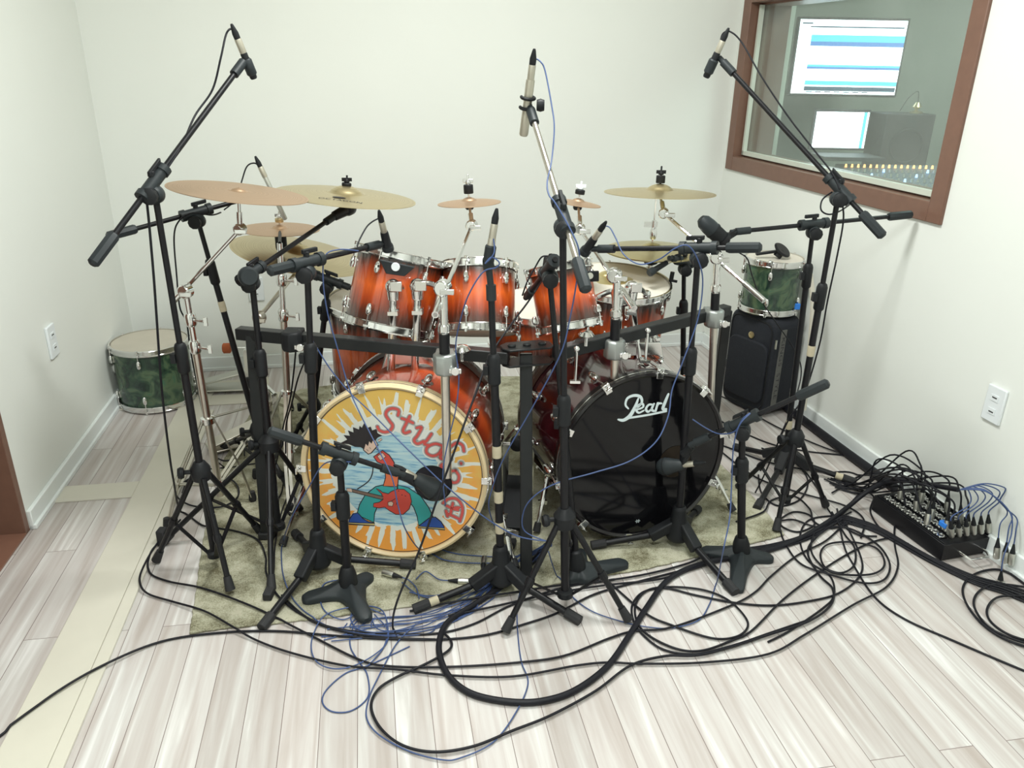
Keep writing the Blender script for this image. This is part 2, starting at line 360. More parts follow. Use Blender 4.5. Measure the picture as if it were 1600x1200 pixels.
struct(wall('w', CL-nb*.12, CR+nb*.12, ob).build('wall_back', 'wall'))
struct(wall('w', LN, RN, V((0, -1, 0))).build('wall_front', 'wall'))
# left wall: plain stretch, then the door opening, then wall again
DW = .82; D2 = WL+dl*DW
g = wall('w', CL, WL, ol); g2 = wall('w', D2, LN, ol); g.add(g2.v, g2.f); g2 = wall('w', WL, D2, ol, 2.1, HC); g.add(g2.v, g2.f); struct(g.build('wall_left', 'wall'))
g = G()   # brown door lining and leaf
g.prism([WL, WL+dl*.03, WL+dl*.03+ol*.34, WL+ol*.34], (0, 0, 2.1)); g.prism([D2, D2-dl*.03, D2-dl*.03+ol*.2, D2+ol*.2], (0, 0, 2.1))
g.prism([WL+V((0, 0, 2.07)), D2+V((0, 0, 2.07)), D2+ol*.2+V((0, 0, 2.07)), WL+ol*.2+V((0, 0, 2.07))], (0, 0, .03))
door = struct(g.build('door_1', 'brown', bevel=.002))
g = G(); g.prism([WL+ol*.26, D2+ol*.26, D2+ol*.3, WL+ol*.3], (0, 0, 2.07)); g.build('door_leaf', 'brown', door)
g = G(); g.prism([WL-ol*.0+V((0, 0, .001)), D2+V((0, 0, .001)), D2+ol*.3+V((0, 0, .001)), WL+ol*.3+V((0, 0, .001))], (0, 0, .006)); g.build('threshold', 'brownf', door)
# right wall with the studio window
def onright(px, py): return onplane(px, py, CR, orr)
wo = [onright(*p) for p in ((1136, 265), (1472, 349), (1552, 0), (1166, 0))]   # outer frame corners on the wall
def rs(p): return (p-CR).dot(dr)
s0 = (rs(wo[0])+rs(wo[3]))/2; s1 = (rs(wo[1])+rs(wo[2]))/2; z0 = (wo[0].z+wo[1].z)/2; z1 = 1.80
def RP(s, z, o=0.): return CR+dr*s+V((0, 0, z))+orr*o
LW = (RN-CR).dot(dr); FW = .068
g = G(); TR = .16
for (a, b, c, d) in ((0, s0+.01, 0, HC), (s1-.01, LW, 0, HC), (s0+.01, s1-.01, 0, z0+.01), (s0+.01, s1-.01, z1-.01, HC)):
    g.prism([RP(a, c), RP(b, c), RP(b, c, TR), RP(a, c, TR)], (0, 0, d-c))
struct(g.build('wall_right', 'wall'))
g = G()
for (a, b, c, d) in ((s0, s0+FW, z0, z1), (s1-FW, s1, z0, z1), (s0+FW, s1-FW, z0, z0+FW), (s0+FW, s1-FW, z1-FW, z1)):
    g.prism([RP(a, c, -.012), RP(b, c, -.012), RP(b, c, .06), RP(a, c, .06)], (0, 0, d-c))
win = struct(g.build('window_1', 'brown', bevel=.003))
g = G()
a0, a1, c0, c1 = s0+FW-.012, s1-FW+.012, z0+FW-.012, z1-FW+.012
for (a, b, c, d) in ((a0, a0+.02, c0, c1), (a1-.02, a1, c0, c1), (a0, a1, c0, c0+.02), (a0, a1, c1-.02, c1)):
    g.prism([RP(a, c, .05), RP(b, c, .05), RP(b, c, .20), RP(a, c, .20)], (0, 0, d-c))
g.build('window_frame', 'brown', win, bevel=.002)
g = G()
for (a, b, c, d) in ((a0+.02, a0+.035, c0+.02, c1-.02), (a1-.035, a1-.02, c0+.02, c1-.02), (a0+.02, a1-.02, c0+.02, c0+.04)):
    g.prism([RP(a, c, .03), RP(b, c, .03), RP(b, c, .05), RP(a, c, .05)], (0, 0, d-c))
g.prism([RP(a0-.01, c0, .205), RP(a0+.0, c0, .205), RP(a0+.0, c0, .235), RP(a0-.01, c0, .235)], (0, 0, c1-c0))
g.build('window_bead', 'cpale', win)
g = G(); g.prism([RP(a0+.02, c0+.02, .052), RP(a1-.02, c0+.02, .052), RP(a1-.02, c0+.02, .057), RP(a0+.02, c0+.02, .057)], (0, 0, c1-c0-.04)); g.build('window_pane', 'glass', win)
# skirting boards and floor trim
def skirt(name, a, b, inn):
    g = G(); g.prism([a, b, b+inn*.014, a+inn*.014], (0, 0, .07)); g.prism([a, b, b+inn*.022, a+inn*.022], (0, 0, .018)); struct(g.build(name, 'base', bevel=.003))
skirt('baseboard_back', CL, CR, -ob); skirt('baseboard_left', CL, WL, -ol); skirt('baseboard_right', CR, RN, -orr)
pd = -dl
def strip(name, a, b, w_, h, m='trimw'):
    a.z = b.z = 0; t = (b-a).normalized(); n = V((-t.y, t.x, 0)); g = G(); g.prism([a, b, b+n*w_, a+n*w_], (0, 0, h)); return struct(g.build(name, m, bevel=.002))
A1, A2 = F(64, 1050), F(142, 1050); wS = abs((A2-A1).dot(V((pd.y, -pd.x, 0)))); 
b_end = A2+pd*((3.45-A2.y)/pd.y); a_st = A2-pd*((A2.y+1.2)/pd.y)
strip('trim_1', a_st, b_end, wS, .007)
strip('trim_2', a_st+V((pd.y, -pd.x, 0))*.035, A2+pd*1.62+V((pd.y, -pd.x, 0))*.035, .033, .009)
q = V((pd.y, -pd.x, 0))
c1_ = F(205, 778); k = (c1_-A1).dot(pd); e1 = A1+pd*k
strip('trim_3', e1, e1-q*(F(205,778)-F(84,785)).length*1.02, -.11, .007)
e2 = CL-nb*0+q*.02-pd*.45; e2b = e2+q*1.25
strip('trim_4', e2b, e2, -.11, .006)
strip('trim_5', F(420, 603), F(310, 612), -.10, .007)
# ---------------------------------------------------------------- control room behind the glass
def cbox(name, c, size, m, **k): g = G(); g.box(c, size); return g.build(name, m, **k)
struct(cbox('wall_control_back', (2.75, 4.70, 1.3), (3.3, .06, 2.7), 'cwall'))
struct(cbox('wall_control_side', (3.6, 3.2, 1.3), (.06, 3.4, 2.7), 'cwall'))
g = G(); g.prism([RP(-.9, 0, .17), RP(LW*.6, 0, .17), V((3.6, 1.4, 0)), V((3.6, 4.6, 0))], (0, 0, .02)); struct(g.build('floor_control', 'cwall'))
g = G(); g.prism([RP(-.9, 2.6, .17), RP(LW*.6, 2.6, .17), V((3.6, 1.4, 2.6)), V((3.6, 4.6, 2.6))], (0, 0, .05)); struct(g.build('ceiling_control', 'cwall'))
def screen(label, name, cat, quad, y, bez, parts, thick=.03):
    p = [D(px, py, y) for px, py in quad]; x0 = (p[0].x+p[3].x)/2; x1 = (p[1].x+p[2].x)/2; zt = (p[0].z+p[1].z)/2; zb = (p[2].z+p[3].z)/2
    t = thing(name, label, cat, ((x0+x1)/2, y+.03, zb-bez))
    g = G(); g.box(((x0+x1)/2, y+.016, (zt+zb)/2), (x1-x0+2*bez, thick, zt-zb+2*bez)); g.build('housing', 'dark', t, bevel=.004)
    g = G(); g.box(((x0+x1)/2, y, (zt+zb)/2), (x1-x0, .002, zt-zb)); g.build('display', 'glow', t)
    g = G(); mats = ['glowc', 'glowb', 'glowd']
    for (u0, u1, v0, v1, mi) in parts:
        g.cur = mi; g.box((x0+(x1-x0)*(u0+u1)/2, y-.0015, zt-(zt-zb)*(v0+v1)/2), ((x1-x0)*(u1-u0), .001, (zt-zb)*(v1-v0)))
    if parts: g.build('track_rows', mats, t)
    return t, x0, x1, zt, zb
rows = [(.12, 1, .20, .24, 0), (.12, 1, .24, .29, 0), (.12, 1, .29, .35, 1), (.12, 1, .60, .63, 0), (.12, 1, .63, .66, 1), (.12, 1, .82, .88, 0), (.12, .995, .90, .96, 2), (.1, .98, .085, .105, 2), (.02, .12, .04, .06, 2)]
rows += [(.14+.09*k, .20+.09*k, .965, .98, 2) for k in range(7)]
t, x0, x1, zt, zb = screen('wide computer monitor showing blue and white audio tracks behind the window', 'computer_monitor', 'monitor', ((1256, 28), (1424, 35), (1392, 148), (1231, 146)), 4.2, .012, rows)
g = G(); g.beam(((x0+x1)/2, 4.25, (zt+zb)/2), ((x0+x1)/2, 4.6, (zt+zb)/2), .05, .05); g.box(((x0+x1)/2, 4.585, (zt+zb)/2), (.16, .012, .16)); g.build('wall_bracket', 'dark', t)
t, lx0, lx1, lzt, lzb = screen('small bright white laptop screen below the wide monitor', 'laptop', 'laptop', ((1275, 174), (1358, 176), (1350, 232), (1270, 230)), 4.0, .012, [(.90, .96, 0, 1, 0)], .014)
dz = lzb-.03
g = G(); g.box(((lx0+lx1)/2, 3.88, dz), (lx1-lx0+.03, .22, .018)); g.build('keyboard_base', 'dark', t, bevel=.003)
t = thing('mixing_desk', 'wide mixing desk with rows of small lit knobs behind the window', 'mixer', (1.75, 3.6, dz-.16))
g = G(); g.prism([V((1.52, 3.38, dz-.19)), V((1.52, 3.38, dz-.10)), V((1.52, 3.86, dz-.03)), V((1.52, 3.86, dz-.19))], (.70, 0, 0)); g.build('console', 'mixer', t, bevel=.004)
g = G()
for i in range(23):
    for j in range(6):
        g.cur = (2 if (i*3+j*5) % 7 == 0 else 0)
        if j == 5: g.cur = 1
        yy = 3.40+.08*j; g.cyl((1.55+.029*i, yy, dz-.10+.137*(yy-3.35)), (1.55+.029*i, yy, dz-.086+.137*(yy-3.35)), .006, .004, 8)
g.build('knobs', ['silver', 'ledo', 'ledb'], t)
g = G(); g.box((2.25, 3.88, dz-.205), (1.4, .95, .03)); [g.box((x, 3.9, (dz-.22)/2), (.05, .8, dz-.22)) for x in (1.6, 2.9)]; tag(g.build('studio_desk', 'dark'), 'dark desk under the mixer in the control room', 'desk')
sx = D(1418, 215, 3.98)
t = thing('studio_monitor', 'black studio loudspeaker right of the laptop in the control room', 'speaker', (sx.x, 4.05, dz-.185))
g = G(); g.box((sx.x, 4.08, (dz-.185+D(1418, 178, 3.98).z)/2), (.235, .2, D(1418, 178, 3.98).z-dz+.185)); g.build('cabinet', 'dark', t, bevel=.006)
g = G(); g.torus((sx.x, 3.975, sx.z-.04), (0, 1, 0), .078, .006, 32); g.lathe([(.075, 0), (.03, .03), (.028, .02), (0, .012)], (sx.x, 3.975, sx.z-.04), (0, 1, 0), 32); g.build('woofer', 'bplas', t)
g = G(); g.lathe([(.03, 0), (.012, .006), (0, 0)], (sx.x, 3.974, sx.z+.07), (0, 1, 0), 24); g.build('tweeter', 'gplas', t)
sl = D(1432, 172, 4.05)
t = thing('desk_lamp', 'small golden lamp with thin wire on top of the studio loudspeaker', 'lamp', (sl.x, 4.05, D(1418, 178, 3.98).z))
g = G(); g.lathe([(.03, 0), (.03, .008), (.008, .014), (.008, .02), (.022, .03), (.01, .05), (0, .052)], t.location, (0, 0, 1), 16); g.build('lamp_base', 'gold', t)
g = G(); g.tube(spline([t.location+V((0, 0, .05)), t.location+V((-.01, 0, .10)), t.location+V((-.05, 0, .07)), t.location+V((-.08, 0, .01))]), .0018, 6); g.build('wire', 'cable', t)
g = G(); g.box((2.05, 4.56, 2.28), (.42, .1, .22)); tag(g.build('reflection_box', 'dark', loc=(2.05, 4.56, 2.17), bevel=.005), 'added dark box standing in for a dark reflection high in the window', 'cabinet')  # added box, stands in for a dark reflection in the glass
# sockets
def outlet(px, py, plane_pt, n, label, wdt=.072, hgt=.118, vertical=True):
    c = onplane(px, py, plane_pt, n); t_ = V((-n.y, n.x, 0)).normalized(); n = -n.normalized(); up = V((0, 0, 1))
    t = thing('wall_outlet', label, 'outlet', c)
    g = G(); g.box(c+n*.005, (wdt, hgt, .01), (t_, up, n)); g.build('cover_plate', 'white', t, bevel=.003)
    for s in (-1, 1):
        g = G(); g.box(c+n*.0105+up*s*.022, (.03, .02, .003), (t_, up, n)); g.cur = 1; g.box(c+n*.0122+up*s*.024, (.018, .004, .001), (t_, up, n)); g.build('socket', ['white', 'slot'], t)
outlet(79, 533, CL, ol, 'white double outlet on the left wall above the green drum')
outlet(1556, 632, CR, orr, 'white double outlet on the right wall above the stage box')
outlet(400, 451, CL, ob, 'white outlet on the back wall behind the left mic stands')
# rug
RUG = [F(*p) for p in ((297, 992), (360, 983), (425, 977), (520, 966), (640, 950), (790, 931), (900, 908), (1000, 893), (1120, 865), (1226, 838), (1195, 800), (1160, 760), (1112, 715), (1060, 640), (900, 590), (620, 590), (470, 610), (390, 650), (350, 720), (318, 840))]
def inrug(p):
    c = False; n = len(RUG)
    for i in range(n):
        a, b = RUG[i], RUG[(i+1) % n]
        if (a.y > p.y) != (b.y > p.y) and p.x < (b.x-a.x)*(p.y-a.y)/(b.y-a.y)+a.x: c = not c
    return c
g = G(); edge = []
for i in range(len(RUG)):
    a, b = RUG[i], RUG[(i+1) % len(RUG)]; n = max(2, int((b-a).length/.012))
    for k in range(n): edge.append(a+(b-a)*k/n+V((random.uniform(-.002, .002), random.uniform(-.002, .002), .0005)))
g.prism(edge, (0, 0, .008)); tag(g.build('area_rug', 'rug', loc=F(760, 760), bevel=.003), 'thin olive shag rug lying under the drum kit', 'rug')
RZ = .0085
def gz(p): return RZ if inrug(p) else 0.
def gz2(p):
    d = (p-A2).dot(V((pd.y, -pd.x, 0)))
    return RZ if inrug(p) else (.0095 if (-wS-.005 < d < .04 and p.x < -.9) else 0.)
def FR(px, py, up=0.):
    p = F(px, py)
    z = gz(p); return F(px, py, z+up)
# ---------------------------------------------------------------- drums
def hoop(c, ax, R, h, sgn, n=48):     # flanged steel hoop
    return G().lathe([(R, -h*.5), (R+.006, -h*.5), (R+.007, -h*.35), (R+.003, -h*.3), (R+.003, h*.35), (R+.008, h*.42), (R+.007, h*.5), (R, h*.5)], c, ax, n, closed=True)
def drum(name, label, cat, c, ax, R, dep, shell, nl, top='head', bot='oldhead', group=None, hoopm='chrome', phase=0., lugs2=True, badge=None):
    u, w_, a = frame(ax, (0, 1, 0)); c = V(c); base = c-a*dep/2
    t = thing(name, label, cat, base, group)
    uvf = lambda p: (math.atan2((p-c).dot(w_), (p-c).dot(u))*R*3, (p-c).dot(a)/dep+.5)
    g = G(); g.lathe([(R-.004, -dep/2), (R, -dep/2+.003)]+[(R, -dep/2+dep*k/8) for k in range(1, 8)]+[(R, dep/2-.003), (R-.004, dep/2)], c, a, 56); g.build('shell', shell, t, uv=uvf)
    for s, m in ((1, top), (-1, bot)):
        g = G(); cc = c+a*s*dep/2
        g.lathe([(R+.002, -.004*s), (R+.002, .004*s), (R-.004, .007*s), (R-.012, .005*s), (0, .005*s)], cc, a, 56); g.build('drumhead', m, t, uv=uvf)
        hoop(cc+a*s*-.003, a, R+.003, .026, s).build('hoop', hoopm, t)
    for k in range(nl):
        th = 2*PI*(k+phase)/nl; d = u*math.cos(th)+w_*math.sin(th); q = a.cross(d)
        for s in ((1, -1) if lugs2 else (1,)):
            g = G(); l0 = c+a*s*(dep/2-.028-(.022 if dep > .2 else .012)); L = .032 if dep > .2 else .024
            if not lugs2: l0 = c; L = dep*.35
            prof = [(.0045, -L*.55), (.0085, -L*.4), (.0095, 0), (.0075, L*.4), (.0045, L*.55)]
            g.lathe(prof, l0+d*(R+.009), a, 10); g.box(l0+d*(R+.003), (.011, L*.9, .008), (q, a, d))
            e = c+a*s*(dep/2+.004)+d*(R+.010); g.cyl(l0+d*(R+.010), e, .0022, n=6); g.cyl(e, e+a*s*.010, .0048, n=8); g.box(e-a*s*.003, (.014, .006, .010), (q, a, d))
            if not lugs2:
                e = c-a*(dep/2+.004)+d*(R+.010); g.cyl(l0+d*(R+.010), e, .0022, n=6); g.cyl(e, e-a*.01, .0048, n=8)
            g.build('lug', 'chrome', t)
    if badge is not None:
        d = (u*math.cos(badge)+w_*math.sin(badge)); q = a.cross(d); cc = c+d*(R+.001)
        g = G(); g.lathe([(.016, 0), (.014, .002), (0, .002)], cc, d, 20); g.build('badge', 'silver', t)
    return t, (u, w_, a)
def ell(px, py, y): return D(px, py, y)
# bass drum, left: front disc centre and facing
def bass(label, C0, n, R, dep, shell, headm, hoopm, front_uv=True, nl=10, phase=.5, spurs=True):
    n = n.normalized(); u, w_, a = frame(n, (0, 0, 1)); t = thing('bass_drum', label, 'bass drum', V((C0.x, C0.y, .004))-V((n.x, n.y, 0))*dep*.5)
    cb = C0-n*dep; cm = C0-n*dep/2
    uvs = lambda p: (math.atan2((p-cm).dot(w_), (p-cm).dot(u))*R*2, (p-cm).dot(a)/dep+.5)
    g = G(); g.lathe([(R-.012, -dep/2+.01)]+[(R-.010, -dep/2+.012+(dep-.024)*k/10) for k in range(11)]+[(R-.012, dep/2-.01)], cm, a, 96); g.build('shell', shell, t, uv=uvs)
    right = u.cross(a)   # u is up; right as seen from the front
    if right.x < 0: right = -right
    uvd = lambda p: ((p-C0).dot(right)/R, (p-C0).dot(u)/R)
    g = G(); g.lathe([(R-.008, -.012), (R-.010, -.002), (R-.022, -.004), (0, -.004)], C0, a, 96); g.build('front_head', headm, t, uv=uvd)
    g = G(); g.lathe([(R-.01, .004), (R-.02, .0), (0, 0)], cb, a*-1, 64); g.build('rear_head', 'oldhead', t)
    for cc, mm in ((C0, hoopm), (cb, 'hoopdark')):
        s = 1 if cc is C0 else -1
        g = G(); g.lathe([(R-.010, .004*s), (R-.003, .010*s), (R+.004, .006*s), (R+.004, -.036*s), (R-.008, -.038*s)][::s], cc, a, 96, closed=True); g.build('hoop', mm, t)
        g = G(); g.lathe([(R+.0045, -.002), (R+.0062, -.002), (R+.0062, .002), (R+.0045, .002)], cc-a*s*.008, a, 96, closed=True); g.build('hoop_edge', 'chrome', t)
    for k in range(nl):
        th = 2*PI*(k+phase)/nl; d = u*math.cos(th)+right*math.sin(th); q = a.cross(d)
        for cc, s in ((C0, 1), (cb, -1)):
            g = G(); e = cc+d*(R+.010)
            g.box(e+a*s*.002-d*.001, (.024, .018, .016), (q, d, a)); g.box(cc+a*s*.010+d*(R-.004), (.022, .020, .004), (q, d, a)); g.cyl(e+a*s*.012, e+a*s*.028, .004, n=8)
            g.box(e+a*s*.03, (.02, .004, .008), (q, d, a)); l0 = cc-a*s*.105+d*(R+.004)
            g.cyl(e, l0, .003, n=8); g.build('claw_hook', 'chrome', t, bevel=.0015)
            g = G(); g.lathe([(.004, -.03), (.010, -.022), (.012, 0), (.010, .022), (.004, .03)], l0, a, 12); g.lathe([(.02, -.01), (.02, .0)], l0-d*.012, d, 12); g.build('lug', 'chrome', t)
    return t, cb, cm, (u, right, a)
M['hoopdark'] = mat('dark_lacquered_hoop', (.05, .02, .012), .25, noise=.2)
M['bhoop'] = mat('black_gloss_hoop', (.012, .010, .011), .18, noise=.2)
nL = V((-.10, -1, .055)).normalized(); CLd = onplane(615, 740, V((-.365, 2.085, .295)), nL); RLd = .283
bL, cbL, cmL, axL = bass('bass drum with printed cartoon guitarist head and amber sunburst shell', CLd, nL, RLd, .43, 'burstb', 'art', 'creamhoop')
nR = V((.30, -1, .04)).normalized(); CRd = V((0, 0, 0)); CRd = onplane(1004, 715, V((.41, 2.20, .30)), nR); RRd = .281
bR, cbR, cmR, axR = bass('dark maroon bass drum with glossy black logo head', CRd, nR, RRd, .42, 'maroon', 'bhead', 'bhoop', phase=.2)
# spurs
def spur(parent, a, b, kn=None):
    g = G(); g.lathe([(.022, -.012), (.024, 0), (.018, .014), (.008, .02)], a, (b-a).cross(V((0, 1, 0))), 16); g.sph(a, .017); g.cyl(a, a+(b-a)*.55, .0085, n=10); g.cyl(a+(b-a)*.5, b, .006, n=10); g.box(a+(b-a)*.52, (.03, .008, .014))
    o = g.build('spur', 'chrome', parent); g = G(); g.cyl(b-(b-a).normalized()*.03, b+V((0, 0, 0)), .011, .013, 10); g.build('rubber_foot', 'rubber', o)
spur(bL, D(478, 752, 2.30), FR(441, 852, .01)); spur(bL, D(765, 725, 2.33), FR(806, 888, .01))
spur(bR, D(858, 735, 2.28), FR(838, 830, .01)); spur(bR, D(1112, 735, 2.42), FR(1146, 798, .01))
# printed art on the left head
def ribbon(g, pts, w_, n, off, closed=False, k=6, cap=True):
    P = spline(pts, k, closed) if len(pts) > 2 else [V(p) for p in pts]; W = w_ if callable(w_) else (lambda t: w_); K = len(P)
    vs_ = []; 
    for i, p in enumerate(P):
        a = P[(i+1) % K] if (closed or i < K-1) else p; b = P[i-1] if (closed or i > 0) else p
        t = (a-b).normalized(); s = n.cross(t)*W(i/(K-1))/2; vs_ += [p+s+n*off, p-s+n*off]
    fs = [[2*i, 2*i+1, 2*((i+1) % K)+1, 2*((i+1) % K)] for i in range(K if closed else K-1)]
    g.add(vs_, fs)
    if cap and not closed:
        u, q, _ = frame(n)
        for i in (0, K-1): r = W(i/(K-1))/2; g.face([P[i]+n*(off+.00002)+(u*math.cos(2*PI*j/12)+q*math.sin(2*PI*j/12))*r for j in range(12)])
HP = lambda X, Y: onplane(540+X/4.2875, 600+Y/4.2875, CLd, nL)
SC = (HP(100, 500)-HP(200, 500)).length/100
O0 = -.0033
def art(g, mi, poly, off, line=6.5, sm=False):
    P = [HP(*p) for p in poly]
    if sm: P = spline(P, 5, True)
    g.cur = mi; g.face([p+nL*off for p in P])
    g.cur = 0; ribbon(g, P, line*SC, nL, off+.00012, True, 1)
g = G()
for nm, c_ in dict(a_hair=(.012, .008, .012), a_skin=(.72, .52, .42), a_red=(.62, .07, .05), a_teal=(.04, .36, .36), a_blue=(.03, .09, .38), a_sole=(.62, .50, .22), a_neck=(.20, .13, .10), a_orange=(.70, .16, .06), a_white=(.78, .78, .74), a_letter=(.62, .09, .08)).items(): M[nm] = mat(nm[2:]+'_print', c_, .35, noise=.04)
mm = ['ink', 'a_hair', 'a_skin', 'a_red', 'a_teal', 'a_blue', 'a_sole', 'a_neck', 'a_orange', 'a_white', 'a_letter']
art(g, 4, [(350, 678), (270, 675), (200, 690), (130, 745), (92, 810), (72, 880), (130, 905), (188, 930), (192, 870), (215, 815), (280, 790), (340, 770)], O0+.0002)
art(g, 4, [(345, 678), (420, 698), (500, 752), (555, 830), (588, 900), (545, 925), (488, 950), (478, 890), (455, 830), (425, 790), (340, 760)], O0+.0003)
art(g, 5, [(16, 940), (22, 912), (48, 872), (80, 866), (115, 905), (150, 925), (192, 934), (193, 952)], O0+.0005); art(g, 6, [(17, 930), (110, 934), (193, 936), (193, 953), (18, 943)], O0+.0006, 4.5)
art(g, 5, [(484, 965), (500, 945), (560, 900), (600, 894), (638, 925), (658, 958), (664, 980)], O0+.0005); art(g, 6, [(484, 955), (560, 962), (662, 968), (665, 981), (484, 966)], O0+.0006, 4.5)
art(g, 3, [(186, 490), (215, 470), (245, 448), (290, 478), (322, 525), (335, 570), (300, 575), (262, 572), (245, 540), (210, 525)], O0+.0004)
art(g, 8, [(262, 572), (335, 570), (352, 620), (348, 690), (300, 690), (250, 686), (266, 630)], O0+.0004)
art(g, 2, [(210, 486), (245, 462), (268, 490), (232, 515)], O0+.0006, 4.5)
art(g, 2, [(118, 445), (150, 472), (170, 465), (216, 412), (198, 378), (150, 385), (120, 410)], O0+.0004)
art(g, 2, [(214, 378), (240, 365), (243, 376), (222, 390)], O0+.0005, 3)
art(g, 1, [(-40, 400), (10, 375), (-15, 345), (28, 350), (14, 314), (52, 328), (48, 292), (88, 308), (92, 283), (108, 296), (122, 266), (140, 300), (166, 288), (176, 314), (205, 304), (212, 332), (243, 348), (214, 360), (200, 376), (180, 378), (172, 402), (156, 385), (148, 418), (132, 402), (122, 440), (100, 425), (60, 422), (20, 405)], O0+.0006, 2)
art(g, 3, [(203, 702), (225, 712), (245, 728), (285, 738), (305, 722), (345, 706), (390, 708), (430, 740), (441, 790), (425, 840), (385, 876), (335, 876), (290, 850), (262, 828), (222, 834), (184, 826), (186, 802), (226, 794), (250, 776), (240, 738)], O0+.0007, 5)
art(g, 7, [(42, 706), (46, 727), (246, 778), (252, 756)], O0+.0009, 4.5); art(g, 2, [(4, 702), (38, 702), (44, 728), (10, 722)], O0+.001, 3)
art(g, 2, [(282, 795), (305, 787), (320, 800), (312, 822), (284, 818)], O0+.0009, 4.5)
g.cur = 0
for pl, w_ in (([(182, 535), (178, 600), (150, 655), (78, 706)], 7), ([(198, 432), (232, 458)], 4), ([(332, 770), (300, 790)], 4), ([(345, 770), (338, 812)], 3), ([(140, 440), (150, 452)], 3), ([(160, 428), (168, 438)], 3)):
    ribbon(g, [HP(*p) for p in pl], w_*SC, nL, O0+.001)
for x, y in ((352, 718), (375, 745), (398, 752)): ribbon(g, [HP(x, y), HP(x+3, y+1)], 6*SC, nL, O0+.0010)
g.build('printed_figure', mm, bL)
LT = [[(350, 212), (354, 178), (318, 165), (282, 175), (268, 207), (290, 245), (314, 280), (298, 312), (262, 324), (226, 312), (212, 288)],
      [(428, 218), (404, 268), (384, 312), (398, 330), (428, 320)], [(376, 232), (412, 245), (450, 262)],
      [(476, 296), (508, 292), (482, 345), (458, 378), (480, 402), (522, 385)], [(574, 336), (546, 376), (526, 402), (556, 412)],
      [(652, 418), (600, 402), (548, 424), (542, 462), (582, 484), (626, 466), (652, 420)], [(792, 452), (782, 412), (744, 396), (700, 424), (660, 458), (632, 492), (654, 508)],
      [(706, 505), (664, 528), (636, 552), (660, 566)], [(772, 532), (774, 536)],
      [(735, 582), (758, 618), (750, 655), (716, 662), (694, 630), (704, 590), (735, 582)],
      [(652, 800), (690, 772), (742, 772), (776, 812), (782, 862), (764, 922)], [(676, 818), (720, 838), (752, 846)], [(672, 852), (682, 888)], [(678, 868), (722, 888), (764, 908)], [(718, 800), (702, 872)], [(760, 830), (732, 830)]]
g = G()
for mi, wd, off in ((9, 52, .0001), (0, 30, .0012), (9, 25, .0013), (0, 21, .0014), (10, 17.5, .0015)):
    g.cur = mi
    for st in LT: ribbon(g, [HP(*p) for p in st], wd*SC, nL, O0+off)
g.build('printed_lettering', mm, bL)
# port hole in the printed head: dark disc with rim set into the skin
pc = HP(583, 668)+nL*(O0+.0018); g = G(); g.lathe([(.056, 0), (.0575, .001), (.060, .0)], pc, nL, 40); g.cur = 1; g.lathe([(.056, .0004), (0, .0004)], pc, nL, 40); g.build('port_hole', ['bplas', 'ink'], bL)
# logo and port on the right head
QP = lambda X, Y: onplane(700+X/4, 480+Y/4, CRd, nR); SR = (QP(1200, 600)-QP(1300, 600)).length/100
g = G(); vw = lambda a, b: (lambda t: (a+(b-a)*math.sin(PI*t))*SR)
for st, w_ in (([(1192, 572), (1172, 625), (1140, 680), (1100, 708), (1066, 704)], vw(10, 24)), ([(1130, 636), (1112, 612), (1124, 572), (1165, 554), (1205, 562), (1214, 596), (1188, 628), (1158, 640)], vw(9, 17)),
               ([(1188, 642), (1222, 626), (1218, 606), (1192, 616), (1180, 646), (1196, 662), (1226, 648)], vw(10, 14)),
               ([(1286, 612), (1258, 612), (1240, 638), (1254, 656), (1278, 634)], vw(10, 15)), ([(1290, 606), (1276, 640), (1290, 652)], vw(12, 16)),
               ([(1314, 602), (1300, 650)], vw(15, 17)), ([(1308, 622), (1322, 604), (1338, 604)], vw(10, 13)),
               ([(1380, 546), (1362, 590), (1346, 636), (1366, 640)], vw(14, 20)), ([(1136, 694), (1250, 676), (1366, 652)], lambda t: 13*SR)):
    ribbon(g, [QP(*p) for p in st], w_, nR, -.003)
M['logo'] = mat('pale_logo_print', (.72, .82, .84), .4, noise=.02); g.build('head_logo', 'logo', bR)
g = G(); pc = onplane(1055, 722, CRd, nR)+nR*-.003; g.lathe([(.056, 0), (0, 0)], pc, nR, 40); M['portb'] = mat('brown_black_port', (.035, .022, .012), .6, noise=.2)
g.build('port_hole', 'portb', bR)
g = G(); pc = onplane(997, 815, CRd, nR)+nR*-.003
for k in range(6): ribbon(g, [pc+axR[1]*math.cos(k*PI/3)*.003+axR[0]*math.sin(k*PI/3)*.002, pc+axR[1]*math.cos(k*PI/3)*.008+axR[0]*math.sin(k*PI/3)*.006], .002, nR, 0)
g.build('head_badge', 'logo', bR)
# tom mounts on the bass drums
def mount(parent, c, up, fwd, wdt):
    up = up.normalized(); fwd = (fwd-up*fwd.dot(up)).normalized(); r = up.cross(fwd); g = G()
    g.prism([c+r*x*wdt+up*z-fwd*.04 for x, z in ((-.56, -.012), (-.5, .012), (-.42, .05), (.42, .05), (.5, .012), (.56, -.012), (.35, .004), (-.35, .004))], fwd*.08)
    for x in (-.3, .3): g.cyl(c+r*x*wdt+up*.0, c+r*x*wdt+up*.075, .021, n=18); g.box(c+r*(x+.02)*wdt+up*.06+fwd*.03, (.02, .014, .03), (r, up, fwd))
    g.build('tom_mount', 'chrome', parent, bevel=.003); return [c+r*s*.3*wdt+up*.07 for s in (-1, 1)]
cM = cmL+axL[0]*RLd-axL[2]*.02; mL = mount(bL, cM, V((0, 0, 1)), V((.1, -1, 0)), .155)
cM = cmR+axR[0]*RRd; mR = mount(bR, cM+V((.06, .04, -.012)), V((.05, 0, 1)), nR, .15)
